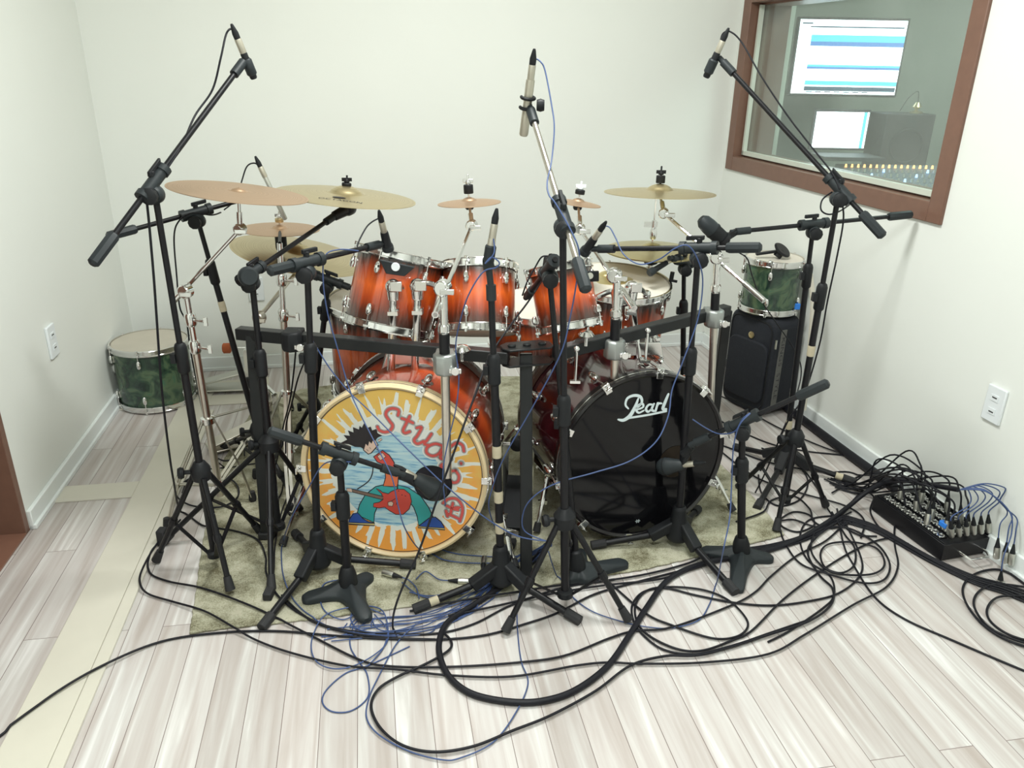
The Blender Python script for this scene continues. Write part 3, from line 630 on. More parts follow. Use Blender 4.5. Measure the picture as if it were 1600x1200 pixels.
# toms
T = {}
cT1 = D(617, 455, 2.42); aT1 = V((-.22, -.16, 1)).normalized()
drum('tom_drum', 'amber sunburst rack tom left of the middle one, tilted, grey mounting bracket', 'drum', cT1, V((.21, .27, 1)).normalized(), .137, .228, 'burst', 6, phase=.65)
cT2 = D(748, 467, 2.42)
drum('tom_drum', 'amber sunburst rack tom in the middle behind the taped mic stand', 'drum', cT2, V((-.02, .44, 1)).normalized(), .117, .205, 'burst', 6, phase=.75)
cT3 = D(882, 465, 2.40)
drum('tom_drum', 'small amber sunburst rack tom crossed by the silver boom', 'drum', cT3, V((-.22, .34, 1)).normalized(), .098, .19, 'burst', 5, phase=.4, badge=None)
cF1 = D(607, 538, 2.86)
fl1, _ = drum('floor_tom', 'amber sunburst floor tom low behind the left bass drum', 'drum', cF1, V((0, -.03, 1)).normalized(), .215, .36, 'burst', 8, phase=.3)
cF2 = D(957, 505, 2.80)
fl2, _ = drum('floor_tom', 'amber sunburst floor tom with white head at right, behind the rack bar', 'drum', cF2, V((.05, -.10, 1)).normalized(), .185, .33, 'burst', 8, phase=.1)
for o, c_, R_, dd in ((fl1, cF1, .215, .36), (fl2, cF2, .185, .33)):
    for k in range(3):
        th = .6+k*2*PI/3; d = V((math.cos(th), math.sin(th), 0)); p = V((c_.x, c_.y, 0))+d*(R_+.03)
        g = G(); g.tube([p+V((0, 0, c_.z+.06)), p+V((0, 0, .1)), p+d*.03+V((0, 0, .03+RZ))], .006, 8); g.box(p-d*.012+V((0, 0, c_.z-.02)), (.03, .03, .03)); lg = g.build('leg', 'chrome', o)
        g = G(); g.cyl(p+d*.024+V((0, 0, .05)), p+d*.034+V((0, 0, RZ)), .011, .013, 10); g.build('rubber_foot', 'rubber', lg)
cS = D(842, 507, 2.72)
sn, _ = drum('snare_drum', 'amber snare drum with white head low behind the middle toms', 'snare drum', cS, V((0, -.04, 1)).normalized(), .178, .15, 'burst', 8, phase=.5, lugs2=False)
g = G(); g.cyl((cS.x, cS.y, .30), (cS.x, cS.y, cS.z-.13), .011); t = thing('snare_stand', 'chrome stand carrying the snare drum behind the middle toms', 'stand', (cS.x, cS.y, 0))
g.cyl((cS.x, cS.y, .1), (cS.x, cS.y, .35), .014); g.build('pole', 'chrome', t)
for k in range(3):
    th = PI/2+k*2*PI/3; d = V((math.cos(th), math.sin(th), 0)); c_ = V((cS.x, cS.y, 0)); g = G(); g.beam(c_+V((0, 0, .26)), c_+d*.24+V((0, 0, RZ+.012)), .012, .006); g.build('leg', 'chrome', t)
    g = G(); g.tube([c_+V((0, 0, cS.z-.14)), c_+d*.16+V((0, 0, cS.z-.10)), c_+d*.192+V((0, 0, cS.z-.085)), c_+d*.196+V((0, 0, cS.z-.05))], .006, 8); g.build('basket_arm', 'chrome', t)
# tom arms
def tomarm(label, a, mid, b):
    t = thing('tom_holder', label, 'drum mount', a)
    g = G(); g.cyl(a-V((0, 0, .03)), mid-V((0, 0, .03)), .0125, n=14); g.build('post', 'chrome', t)
    g = G(); g.cyl(mid-V((0, 0, .085)), mid-V((0, 0, .065)), .017, n=14); g.box(mid-V((.0, .02, .075)), (.03, .02, .012)); g.build('memory_lock', 'chrome', t)
    g = G(); g.sph(mid, .024); g.cyl(mid-V((0, 0, .04)), mid, .018, .022, 14); g.box(mid+V((.012, -.018, .006)), (.035, .012, .03)); g.build('ball_clamp', 'chrome', t, bevel=.002)
    g = G(); g.tube(spline([mid, mid+(b-mid)*.35+V((0, 0, .012)), b], 5), .009, 10); g.sph(b, .016); g.build('arm', 'chrome', t)
tomarm('chrome post on the printed bass drum nearest the left tom', D(610, 572, 2.29), D(614, 448, 2.26), cT1+V((.05, -.10, .03)))
tomarm('chrome post on the printed bass drum reaching to the middle tom', D(647, 574, 2.29), D(652, 447, 2.27), D(690, 450, 2.33))
tomarm('chrome post on the maroon bass drum holding the small tom', D(968, 570, 2.36), D(966, 458, 2.36), D(925, 468, 2.38))
tomarm('chrome post on the maroon bass drum beside the floor tom', D(1000, 562, 2.42), D(987, 450, 2.42), D(1010, 460, 2.6))
g = G(); br = [D(593, 406, 2.265), D(648, 418, 2.285), D(632, 432, 2.28), D(603, 428, 2.27)]
g.prism(br, (0, .012, 0)); t = thing('mounting_bracket', 'grey bracket with white oval badge on the left rack tom', 'bracket', br[3]); g.build('plate', 'gplas', t, bevel=.002)
g = G(); g.lathe([(.013, 0), (.012, .002), (0, .002)], D(618, 417, 2.262), (0, -1, .1), 20); g.build('badge', 'white', t)
g = G(); br = [D(912, 425, 2.29), D(936, 424, 2.31), D(936, 440, 2.31), D(914, 441, 2.29)]
g.prism(br, (0, .012, 0)); t = thing('mounting_bracket', 'dark bracket with oval badge on the small right rack tom', 'bracket', br[3]); g.build('plate', 'bplas', t, bevel=.002)
g = G(); g.lathe([(.010, 0), (.009, .002), (0, .002)], D(922, 431, 2.285), (0, -1, .1), 20); g.build('badge', 'silver', t)
# green drums
gb = F(232, 650)
g1, _ = drum('tom_drum', 'green marbled drum standing on the floor in the left corner', 'drum', V((gb.x-.025, gb.y+.17, .150)), V((0, 0, 1)), .155, .265, 'marble', 6, top='oldhead', phase=.1)
c_ = V((gb.x-.015, gb.y+.17, .17)); g = G(); g.cyl(c_+V((-.165, -.03, 0)), c_+V((-.20, -.04, 0)), .03, n=20); g.cyl(c_+V((-.20, -.04, 0)), c_+V((-.235, -.05, 0)), .018, n=16); g.build('mount_boss', 'chrome', g1)
# suitcase
sA, sB = V((.985, 3.40, 0)), V((1.118, 3.175, 0)); sd = (sB-sA).normalized(); sn_ = V((-sd.y, sd.x, 0))
if sn_.x < 0: sn_ = -sn_
HS = .45; LS = (sB-sA).length
t = thing('suitcase', 'black soft suitcase standing upright by the right wall', 'suitcase', (sA+sB)/2+sn_*.07)
def rr(L, H, r, n=6):
    out = []
    for cx, cy, a0 in ((L-r, H-r, 0), (r, H-r, 90), (r, r, 180), (L-r, r, 270)):
        for k in range(n+1): a = math.radians(a0+90*k/n); out.append((cx+r*math.cos(a), cy+r*math.sin(a)))
    return out
g = G(); rs_ = []
for off, ins in ((0, .012), (.006, .003), (.012, 0), (.155, 0), (.16, .006)): rs_.append([sA+sd*(ins+x*(LS-2*ins)/LS)+sn_*off+V((0, 0, ins+z*(HS-2*ins)/HS+.004)) for x, z in rr(LS, HS, .05)])
g.rings(rs_); g.build('body', 'fabric', t, sharp=50)
g = G(); g.tube([sA+sd*x+sn_*.0+V((0, 0, z)) for x, z in [(px_*.9+.05*LS, pz*.9+.03) for px_, pz in rr(LS, HS, .05)]], .004, 6, True); g.build('piping', 'bplas', t)
g = G(); g.prism([sA+sd*x+sn_*-.012+V((0, 0, z+.06)) for x, z in rr(LS*.86, HS*.62, .04)], sn_*.02); 
for p in g.v: p += sd*LS*.07
g.build('front_pocket', 'fabric', t, bevel=.006)
pb = sA+sd*LS*.52+V((0, 0, HS*.80)); g = G(); g.lathe([(.016, 0), (.015, .003), (.009, .004), (.008, .002), (0, .002)], pb-sn_*.002, sn_*-1, 20); g.build('badge', 'gold', t)
# strap on the end face towards the camera
so = sB+sn_*.055+sd*.001; st = V((0, 0, 1)); g = G(); g.box(so+V((0, 0, HS/2)), (.032, .004, HS-.08), (sn_, sd, st)); strap = g.build('luggage_strap', 'strap', t)
vs_, fs = textgeo('KINGS  STYLE', .034, 1.05); g = G(); g.add([so+sd*.0028+st*-p.x*1.35+st*(HS*.52)+sn_*p.y*.8 for p in vs_], fs); g.build('strap_lettering', 'ink', strap)
g = G(); g.box(sB+sd*.003-sn_*-.012+V((0, 0, HS*.78)), (.006, .006, .04), (sn_, sd, st)); g.build('zip_pull', 'silver', t)
# green drum on the suitcase
gc = V((1.125, 3.34, HS+.006)); g2_, _ = drum('tom_drum', 'green marbled drum standing on the black suitcase', 'drum', gc+V((0, 0, .125)), V((0, 0, 1)), .118, .215, 'marble', 5, top='head', phase=.2)
for k, (px, py) in enumerate(((1184, 408), (1203, 410))):
    g = G(); p = D(px, py, 3.24); g.sph(p, .009); g.cyl(p, p-V((0, 0, .02)), .006, n=8); g.build('wing_screw', 'chrome', g2_)
t = thing('drum_mount', 'small dark mount bracket lying on the green drum on the suitcase', 'bracket', gc+V((0, 0, .24)))
g = G(); p = gc+V((.0, -.02, .245)); g.lathe([(.035, -.006), (.042, 0), (.035, .006)], p+V((.02, 0, .03)), V((.5, -.5, .9)), 24); g.beam(p+V((-.09, 0, .01)), p+V((.02, 0, .028)), .02, .01); g.cyl(p, p+V((.02, 0, .03)), .018, n=12); g.build('bracket', 'black', t, bevel=.002)
g = G(); g.box(D(1246, 479, 3.24), (.022, .01, .026)); tag(g.build('tape_tab', 'tapeb', loc=D(1246, 479, 3.24), bevel=.002), 'bright blue tape tab by the green drum on the suitcase', 'tape')
# pale rod leaning by the wall
a = D(1266, 612, 3.02); a.z = .012; g = G(); g.tube(spline([D(1256, 640, 3.05), D(1264, 560, 3.05), D(1270, 480, 3.06), D(1266, 428, 3.08)]), .011, 8); tag(g.build('wooden_hoop', 'trimw', loc=D(1256, 640, 3.05)), 'pale slightly bent wooden lath leaning beside the suitcase', 'lath')
# red stool behind
p = D(905, 545, 3.15); t = thing('drum_stool', 'drum stool with crimson seat glimpsed behind the small tom', 'stool', (p.x, p.y, 0))
g = G(); g.lathe([(.13, 0), (.15, .01), (.155, .05), (.14, .075), (0, .08)], (p.x, p.y, p.z-.04), (0, 0, 1), 32); g.build('seat', 'redvinyl', t)
g = G(); g.cyl((p.x, p.y, .12), (p.x, p.y, p.z-.03), .014); g.build('post', 'chrome', t)
for k in range(3):
    th = k*2*PI/3; g = G(); g.beam((p.x, p.y, .28), (p.x+.2*math.cos(th), p.y+.2*math.sin(th), .012), .02, .008); g.build('leg', 'chrome', t)
# ---------------------------------------------------------------- drum rack
ZR = .68
ra = F(372, 520, ZR); rc0 = F(795, 558, ZR); rc1 = F(868, 552, ZR); rb = F(1136, 484, ZR)
t = thing('drum_rack', 'square black tube drum rack spanning the front of the kit', 'drum rack', F(820, 905))
def rbar(a, b, w_=.036): g = G(); g.beam(a, b, w_, w_); return g
rbar(ra, rc0).build('rack_bar', 'rack', t, bevel=.003)
rbar(rc1, rb).build('rack_bar', 'rack', t, bevel=.003)
cc = F(822, 552, ZR); u_ = (rc1-rc0).normalized(); n_ = V((-u_.y, u_.x, 0))
g = G()
for z in (.021, -.027):
    g.prism([cc+u_*x+n_*y+V((0, 0, z)) for x, y in ((-.075, -.02), (-.06, -.04), (.06, -.04), (.075, -.02), (.075, .012), (.05, .032), (-.05, .032), (-.075, .012))], (0, 0, .006))
for x in (-.045, 0, .045): g.lathe([(.011, .026), (.013, .030), (.009, .034), (0, .035)], cc+u_*x-n_*.006, (0, 0, 1), 14)
g.build('corner_bracket', 'rack', t, bevel=.002)
def rleg(px, py, top):
    p = F(px, py, RZ); g = G(); g.beam(p+V((0, 0, .01)), V((top.x, top.y, ZR)), .036, .036); lg = g.build('rack_leg', 'rack', t, bevel=.003)
    g = G(); g.box(p+V((0, 0, .012)), (.05, .05, .024)); g.build('rubber_foot', 'rubber', lg, bevel=.004)
rleg(419, 838, F(395, 522, ZR)); rleg(822, 905, cc)
lgb = V((rb.x, rb.y, 0)); g = G(); g.beam(lgb+V((0, 0, RZ)), lgb+V((0, 0, ZR)), .032, .032); g.build('rack_leg', 'rack', t, bevel=.003)
g = G(); c_ = rc0+(ra-rc0)*.79; 
# thin clamp screws on the right bar
for px, py in ((900, 540), (1010, 512)):
    p = F(px, py, ZR+.02)+V((0, -.03, 0)); g = G(); g.cyl(p, p-V((0, 0, .10)), .0045, n=8); g.box(p-V((0, 0, .10)), (.03, .012, .008)); g.sph(p, .009); g.build('clamp_screw', 'chrome', t)
for px, py in ((916, 525), (722, 548)):
    p = F(px, py, ZR+.04); g = G(); g.lathe([(.022, 0), (.024, .004), (.016, .014), (0, .018)], p, (0, 0, 1), 18); g.cyl(p-V((0, 0, .03)), p, .006, n=8); g.build('knob', 'chrome', t)
def rclamp(c, m='gclamp', wing=True, parent=t):
    g = G(); g.lathe([(.028, -.030), (.033, -.022), (.033, .022), (.028, .030)], c+V((0, -.028, 0)), (0, 0, 1), 8); g.box(c, (.055, .05, .05)); g.build('rack_clamp', m, parent, bevel=.004)
    if wing: g = G(); p = c+V((.03, -.055, -.012)); g.cyl(c+V((.03, 0, -.012)), p, .005, n=8); g.box(p, (.034, .006, .014)); g.lathe([(.012, -.006), (.012, .006)], p, (0, 1, 0), 12); g.build('wing_bolt', 'chrome', parent, bevel=.002)
def atrack(px, py): # point on the rack line under this pixel
    return F(px, py, ZR)
rclamp(atrack(460, 527), 'bplas')
# ---------------------------------------------------------------- cymbals
def cymbal(label, c, R, n, m, bell=.16, rise=.10, txt=None, group=None, name='cymbal'):
    n = V(n).normalized(); u, w_, a = frame(n, (0, 1, 0)); prof = []
    bR = R*bell*1.6
    def h(r):
        bow = -rise*R*(r/R)**2*1.0
        b = .42*bR*max(0, 1-(r/bR)**2)**.8 if r < bR else 0
        return bow+b
    rr_ = [.006]+[bR*k/8 for k in range(1, 9)]+[bR+(R-bR)*k/12 for k in range(1, 13)]
    prof = [(r, h(r)) for r in rr_]+[(R, h(R)-.001)]+[(r, h(r)-.0018) for r in rr_[::-1]]
    g = G(); g.lathe(prof, c, a, 72, closed=True)
    o = g.build(name, m, loc=c, uv=lambda p: ((p-c).dot(u)/R, (p-c).dot(w_)/R), sharp=60); tag(o, label, 'cymbal', group)
    if txt:
        vs_, fs = textgeo(txt, .026, 1.1); f = u*-1 if u.y > 0 else u; r_ = V((1, 0, 0)); r_ = (r_-a*r_.dot(a)).normalized(); up_ = a.cross(r_); g = G(); out = []
        for p in vs_:
            x, y = p.x+.012, p.y-.150; rd = math.hypot(x, y); out.append(c+r_*x+up_*y+a*(h(rd)+.0012))
        g.add(out, fs); g.build('printed_lettering', 'ink', o)
        g = G(); q = c+r_*.012+up_*-.118; g.face([c+r_*(.0+.022*math.cos(k*PI/8))+up_*(-.112+.013*math.sin(k*PI/8))+a*(h(.100)+.001) for k in range(16)]); g.build('printed_emblem', 'ink', o)
    return o, a, h
cy = {}
def cyl_(key, *a, **k): cy[key] = cymbal(*a, **k); return cy[key]
c1 = D(373, 298, 2.40); cyl_('a', 'coppery crash cymbal furthest left, tilted, above the chrome boom arm', c1, .205, (.13, .045, 1), 'copper', .07, .02)
c2 = D(541, 301, 2.68); cyl_('b', 'brass crash cymbal with dark lettering on the black boom stand', c2, .234, (.10, .03, 1), 'bronze', .15, .05, txt='OCTAGON')
c3 = D(733, 313, 2.62); cyl_('c', 'small splash cymbal right of the lettered crash, on a chrome boom', c3, .105, (-.06, .03, 1), 'copper', .15, .08)
c4 = D(904, 314, 2.62); cyl_('d', 'smallest splash cymbal partly behind the central mic stand', c4, .076, (.12, .03, 1), 'copper', .18, .10)
c5 = D(1031, 296, 2.82); cyl_('e', 'brass crash cymbal on the right in front of the back wall', c5, .196, (.0, .05, 1), 'bronze', .15, .06)
c6a = D(1019, 386, 2.92); cyl_('f', 'upper hi-hat cymbal of the closed pair at right', c6a, .178, (0, .0, 1), 'ybronze', .15, .07)
c6b = c6a-V((0, 0, .030)); o6, _, _ = cyl_('g', 'lower hi-hat cymbal of the closed pair at right', c6b, .178, (0, 0, -1), 'ybronze', .12, .07)
c7 = D(437, 356, 3.0); cyl_('h', 'small thin cymbal stacked above the large tilted one at left', c7, .150, (.03, .02, 1), 'copper', .12, .03)
c8 = D(468, 391, 3.1); cyl_('i', 'large tilted ride cymbal low behind the left stands, bell shining', c8, .265, (.22, .0, 1), 'bronze', .15, .07)
c9 = cF2+V((-.03, .03, .178)); cyl_('j', 'golden cymbal lying on the head of the right floor tom', c9, .10, (0, 0, 1), 'ybronze', .2, .10)
def topnut(parent, c, a, felt='bplas', wing='chrome', hh=.03, big=1.0, under=True):
    g = G(); g.lathe([(.015*big, .006), (.016*big, .008), (.016*big, .008+hh*.55), (.014*big, .010+hh*.55), (0, .010+hh*.55)], c+a*.016, a, 18); g.build('felt', felt, parent)
    g = G(); g.cyl(c-a*.02, c+a*(.048+hh*.8), .0035, n=8); g.lathe([(.009, 0), (.010, .006), (.007, .013), (0, .014)], c+a*(.026+hh*.6), a, 12); g.box(c+a*(.036+hh*.6), (.034, .005, .012)); g.build('wing_nut', wing, parent, bevel=.0015)
    if under: g = G(); g.lathe([(.011, -.030), (.015, -.024), (.015, -.006), (.010, -.002)], c+a*.0, a, 18); g.build('lower_felt', 'bplas', parent)
def tilter(parent, c, m='chrome', r=.018):
    g = G(); g.lathe([(r*.8, -.016), (r, -.012), (r, .012), (r*.8, .016)], c, (.25, 1, 0), 18); g.build('tilter', m, parent, bevel=.001)
    g = G(); g.cyl(c+V((0, -.01, 0)), c+V((.012, -.036, 0)), .0045, n=8); g.box(c+V((.014, -.038, 0)), (.036, .007, .014)); g.build('wing_bolt', m, parent, bevel=.002)
def boomarm(parent, joint, lo, hi, cymc, a, m='chrome'):
    g = G(); g.cyl(lo, hi, .0065, n=10); g.cyl(lo, lo+(hi-lo).normalized()*.09, .0095, n=12); g.build('boom_arm', m, parent)
    tilter(parent, hi, m); g = G(); g.cyl(hi, cymc-a*.01, .005, n=8); g.cyl(hi, hi+(cymc-hi)*.45, .0085, n=10); g.build('tilter_rod', m, parent)
    if joint is not None: tilter(parent, joint, m, .022)
def racktube(label, base_low, clamp, top, name='cymbal_holder', col='chrome'):
    t = thing(name, label, 'cymbal arm', base_low)
    g = G(); g.cyl(base_low, clamp+(top-clamp)*.25, .0125, n=16); g.build('tube', 'nickel', t)
    g = G(); g.cyl(clamp+(top-clamp)*.1, clamp+(top-clamp)*.42, .0145, n=16); g.build('tape_wrap', 'black', t)
    g = G(); g.cyl(clamp+(top-clamp)*.42, top, .011, n=16); g.lathe([(.014, -.012), (.017, -.008), (.017, .008), (.014, .012)], clamp+(top-clamp)*.5, (0, 0, 1), 12); g.build('upper_tube', col, t)
    rclamp(clamp+V((0, .03, 0)), 'gclamp', True, t); return t
y1 = F(692, 570, ZR).y-.035
t = racktube('chrome arm on the left rack bar carrying the small splash cymbal', D(699, 745, y1), D(695, 568, y1), D(693, 455, y1)); 
boomarm(t, D(692, 450, y1-.01), D(680, 492, y1-.06), D(737, 352, 2.55), c3, cy['c'][1]); topnut(t, c3, cy['c'][1], hh=.045)
y2 = F(960, 530, ZR).y-.035
t = racktube('chrome taped arm on the right rack bar carrying the smallest splash cymbal', D(958, 715, y2), D(960, 545, y2), D(964, 432, y2))
boomarm(t, D(960, 430, y2-.01), D(991, 482, y2-.08), D(906, 358, 2.55), c4, cy['d'][1]); topnut(t, c4, cy['d'][1], felt='bplas', wing='white', hh=.02)
y3 = F(1115, 490, ZR).y-.04
t = racktube('chrome arm at the right end of the rack carrying the right crash cymbal', D(1110, 632, y3), D(1116, 497, y3), D(1121, 402, y3))
boomarm(t, D(1120, 402, y3-.01), D(1194, 470, y3-.12), D(1037, 333, 2.72), c5, cy['e'][1]); topnut(t, c5, cy['e'][1], hh=.04, wing='bplas')
y4 = F(462, 525, ZR).y-.0
# chrome boom stand on the floor at left
def chromestand(label, base, top, collar_z, feetpx, mid_z=.5, wide=1.):
    t = thing('cymbal_stand', label, 'cymbal stand', V((base.x, base.y, 0)))
    ax = (top-base); P = lambda z: base+ax*((z-base.z)/ax.z)
    g = G(); g.cyl(P(.05), P(mid_z), .0125, n=16); g.build('lower_tube', 'nickel', t)
    g = G(); g.cyl(P(mid_z-.03), top, .0095, n=16); g.build('upper_tube', 'chrome', t)
    for z in (mid_z, (mid_z+top.z)/2):
        g = G(); g.lathe([(.014, -.022), (.018, -.014), (.018, .014), (.014, .022)], P(z), ax, 14); g.cyl(P(z), P(z)+V((.05, -.02, 0)), .005, n=8); g.box(P(z)+V((.055, -.02, 0)), (.012, .008, .028)); g.build('height_clamp', 'chrome', t, bevel=.001)
    g = G(); g.lathe([(.015, -.014), (.022, -.010), (.022, .010), (.015, .014)], P(collar_z), ax, 16); g.lathe([(.015, -.012), (.02, 0), (.015, .012)], P(.10), ax, 14); g.build('leg_collar', 'chrome', t)
    for f in feetpx:
        g = G(); d = (f-base); d.z = 0; d.normalize(); q = V((-d.y, d.x, 0)); k = base+(f-base)*.72; k.z = (f.z+.14)
        for s in (-.007, .007): g.beam(P(collar_z)+d*.02+q*s, k+q*s, .010, .003); g.beam(k+q*s, f+q*s, .010, .003)
        g.cyl(k-q*.012, k+q*.012, .004, n=8); lg = g.build('leg', 'nickel', t)
        g = G(); 
        for s in (-.007, .007): g.beam(P(.10)+d*.02+q*s, k+q*s, .010, .003)
        g.build('leg_brace', 'nickel', t)
        g = G(); g.lathe([(.012, 0), (.014, .01), (.010, .035)], f-V((0, 0, .004)), (0, 0, 1), 12); g.build('rubber_foot', 'rubber', lg)
    return t, P
b1 = FR(347, 790, .0); t, P = chromestand('chrome cymbal boom stand with braced legs behind the far left mic stand', b1, D(290, 455, b1.y-.02), .34, [FR(262, 822, .006), FR(455, 640, .006), FR(395, 780, .006)], .6)
boomarm(t, D(290, 455, b1.y-.03), D(268, 474, 2.36), D(375, 358, 2.40), c1, cy['a'][1]); g = G(); g.lathe([(.010, -.034), (.017, -.028), (.018, -.010), (.012, -.004)], c1, cy['a'][1], 18); g.build('lower_felt', 'bplas', t)
b2 = FR(455, 740, 0); t, P = chromestand('chrome stand behind the rack clamp carrying two stacked cymbals at left', b2, D(437, 380, b2.y+.05), .33, [FR(520, 690, .006), FR(400, 745, .006), FR(455, 800, .006)], .62)
g = G(); g.cyl(D(437, 380, b2.y+.05), c7-V((0, 0, .01)), .006, n=8); g.lathe([(.02, -.03), (.022, -.02), (.022, .02), (.02, .03)], c7-V((0, 0, .055)), (0, 0, 1), 16); g.build('cymbal_stacker', 'bplas', t)
g = G(); g.cyl(D(468, 420, 2.9), D(405, 495, 2.6), .008, n=10); g.cyl(D(468, 420, 2.9), c8-V((0, 0, .01)), .006, n=8); g.build('boom_arm', 'nickel', t); tilter(t, D(405, 496, 2.6), 'nickel', .022)
topnut(t, c7, cy['h'][1], felt='gold', hh=.02, under=False)
b3 = FR(1010, 640, 0); b3 = V((c6a.x, c6a.y, 0)); t, P = chromestand('chrome hi-hat stand with pull rod behind the right floor tom', b3, c6b-V((0, 0, .02)), .3, [b3+V((.2, .12, .01)), b3+V((-.2, .12, .01)), b3+V((0, -.22, .01))], .42)
g = G(); g.cyl(c6b, c6a+V((0, 0, .19)), .0045, n=8); g.build('pull_rod', 'chrome', t)
g = G(); g.lathe([(.010, 0), (.014, .02), (.009, .045)], c6a+V((0, 0, .03)), (0, 0, 1), 14); g.box(c6a+V((-.012, 0, .085)), (.05, .006, .02)); g.lathe([(.009, 0), (.009, .03)], c6a+V((0, 0, .07)), (0, 0, 1), 12); g.build('hi_hat_clutch', 'chrome', t)
g = G(); g.lathe([(.010, -.035), (.025, -.028), (.03, -.008), (.022, .0)], c6b-V((0, 0, .004)), (0, 0, 1), 18); g.build('seat_cup', 'bplas', t)

# ---------------------------------------------------------------- mic stands
def clamp_block(t, c, d, poleax, side=V((0, -1, 0))):
    d = d.normalized(); g = G(); g.cyl(c-d*.05, c+d*.05, .0155, n=14); g.cyl(c-d*.052, c-d*.036, .019, n=12); g.cyl(c+d*.036, c+d*.052, .019, n=12)
    low = c-poleax*.028; g.lathe([(.019, -.016), (.023, -.010), (.023, .010), (.019, .016)], low+side*.004, side, 20); g.cyl(low, c, .014, n=10); g.build('boom_clamp', 'gplas', t)
    g = G(); k = low+side*.030; g.lathe([(.017, -.008), (.021, -.002), (.021, .010), (.014, .014), (0, .014)], k, side, 10); g.build('clamp_knob', 'bplas', t)
    g = G(); up = V((0, 0, 1)); w_ = c+up*.022; g.cyl(c, w_+up*.006, .008, n=10); g.box(w_+up*.006+d*.012, (.05, .010, .012), (d, d.cross(up).normalized(), up)); g.build('wing_lever', 'bplas', t, bevel=.002)
def mic_stand(label, base, top, kind, feet, boom=None, zclutch=.5, zcol=.3, rl=.0105, group=None, tape=(), butt='cap', boomm='black', clip=True, side=V((0, -1, 0)), lower='black'):
    t = thing('microphone_stand', label, 'mic stand', V((base.x, base.y, 0)), group)
    if boom:
        d = (boom[1]-boom[0]).normalized(); top = boom[0]+d*max(.06, min((boom[1]-boom[0]).length-.06, (top-boom[0]).dot(d)))-V((0, 0, .012))
    ax = (top-base); axn = ax.normalized(); P = lambda z: base+ax*((z-base.z)/ax.z)
    lo = .045 if kind == 'tripod' else .03
    g = G(); g.cyl(P(lo), P(zclutch), rl, n=16); g.build('lower_pole', lower, t)
    g = G(); g.cyl(P(zclutch-.02), top-axn*.03, rl*.76, n=14); g.build('upper_pole', 'black', t)
    g = G(); g.lathe([(rl*1.1, -.045), (rl*1.55, -.038), (rl*1.6, .030), (rl*1.3, .040), (rl*.9, .044)], P(zclutch), axn, 14); g.box(P(zclutch)+V((-rl*1.9, -.004, 0)), (.014, .02, .026)); g.build('height_clutch', 'bplas', t, bevel=.001)
    for z in tape: g = G(); g.lathe([(rl*1.08, -.018), (rl*1.14, -.012), (rl*1.14, .010), (rl*1.08, .018)], P(z), axn, 14, closed=True); g.build('tape_wrap', 'tape', t)
    if kind == 'tripod':
        cz = zcol; g = G(); g.lathe([(rl*1.2, -.03), (rl*2.5, -.024), (rl*2.7, .010), (rl*1.6, .03), (rl*1.2, .034)], P(cz), axn, 18); g.cyl(P(cz), P(cz)+V((-.056, -.012, .0)), .007, n=8); g.lathe([(.015, -.008), (.018, 0), (.015, .008)], P(cz)+V((-.052, -.014, 0)), (1, .3, 0), 10); g.build('leg_collar', 'bplas', t)
        g = G(); g.lathe([(rl*1.2, -.012), (rl*2.0, -.008), (rl*2.0, .008), (rl*1.2, .014)], P(.055), axn, 14); g.build('lower_bracket', 'bplas', t)
        for f in feet:
            d = f-base; d.z = 0; d.normalize(); q = V((-d.y, d.x, 0)); A = P(cz)+d*.024-V((0, 0, .014)); mid = A+(f-A)*.52
            g = G(); g.cyl(A, f+(A-f)*.06, .0085, n=10); g.lathe([(.011, -.012), (.013, 0), (.011, .012)], mid, f-A, 10); lg = g.build('leg', 'black', t)
            g = G(); g.cyl(f+(A-f).normalized()*.05, f+(A-f).normalized()*.008, .011, .0145, 12); g.build('rubber_foot', 'rubber', lg)
            g = G(); 
            g.beam(P(.055)+d*.018, mid, .012, .004); g.sph(mid-q*.008, .0035, n=6, m_=4); g.build('leg_brace', 'black', t)
    elif kind == 'tube':
        g = G(); g.lathe([(rl*1.3, .15), (.021, .145), (.026, .10), (.036, .06), (.040, .035), (.03, .022)], base, axn, 20)
        for f in feet:
            d = f-base; d.z = 0; d.normalize(); g.beam(base+V((0, 0, .085))+d*.01, base+d*.095+V((0, 0, .036)), .034, .034)
        g.build('cast_hub', 'bplas', t, bevel=.005)
        for f in feet:
            d = f-base; d.z = 0; d.normalize(); a_ = base+d*.06+V((0, 0, .045)); e = V((f.x, f.y, f.z+.012)); dd = (e-a_).normalized()
            g = G(); g.cyl(a_, e, .0105, n=12); lg = g.build('leg', 'black', t)
            g = G(); g.cyl(e-dd*.045, e+dd*.004, .0155, n=8); g.build('rubber_foot', 'rubber', lg, bevel=.002)
            if f is feet[0] and tape: g = G(); g.cyl(e-dd*.072, e-dd*.046, .0125, n=12); g.build('tape_wrap', 'tape', lg)
    else:
        angs = sorted(math.atan2(f.y-base.y, f.x-base.x) for f in feet); out = []
        Ls = {math.atan2(f.y-base.y, f.x-base.x): math.hypot(f.x-base.x, f.y-base.y) for f in feet}
        for i, a_ in enumerate(angs):
            L = Ls[a_]; d = V((math.cos(a_), math.sin(a_), 0)); q = V((-d.y, d.x, 0)); b_ = angs[(i+1) % 3]+(2*PI if i == 2 else 0); mdl = (a_+b_)/2
            out += [base+d*L*.5-q*.027, base+d*(L-.02)-q*.022, base+d*(L-.004)-q*.014, base+d*L, base+d*(L-.004)+q*.014, base+d*(L-.02)+q*.022, base+d*L*.5+q*.027, base+V((math.cos(mdl), math.sin(mdl), 0))*.052]
        ring = spline(out, 4, True); z0_ = base.z; g = G()
        mk = lambda s, z: [V((base.x+(p.x-base.x)*s, base.y+(p.y-base.y)*s, z0_+z)) for p in ring]
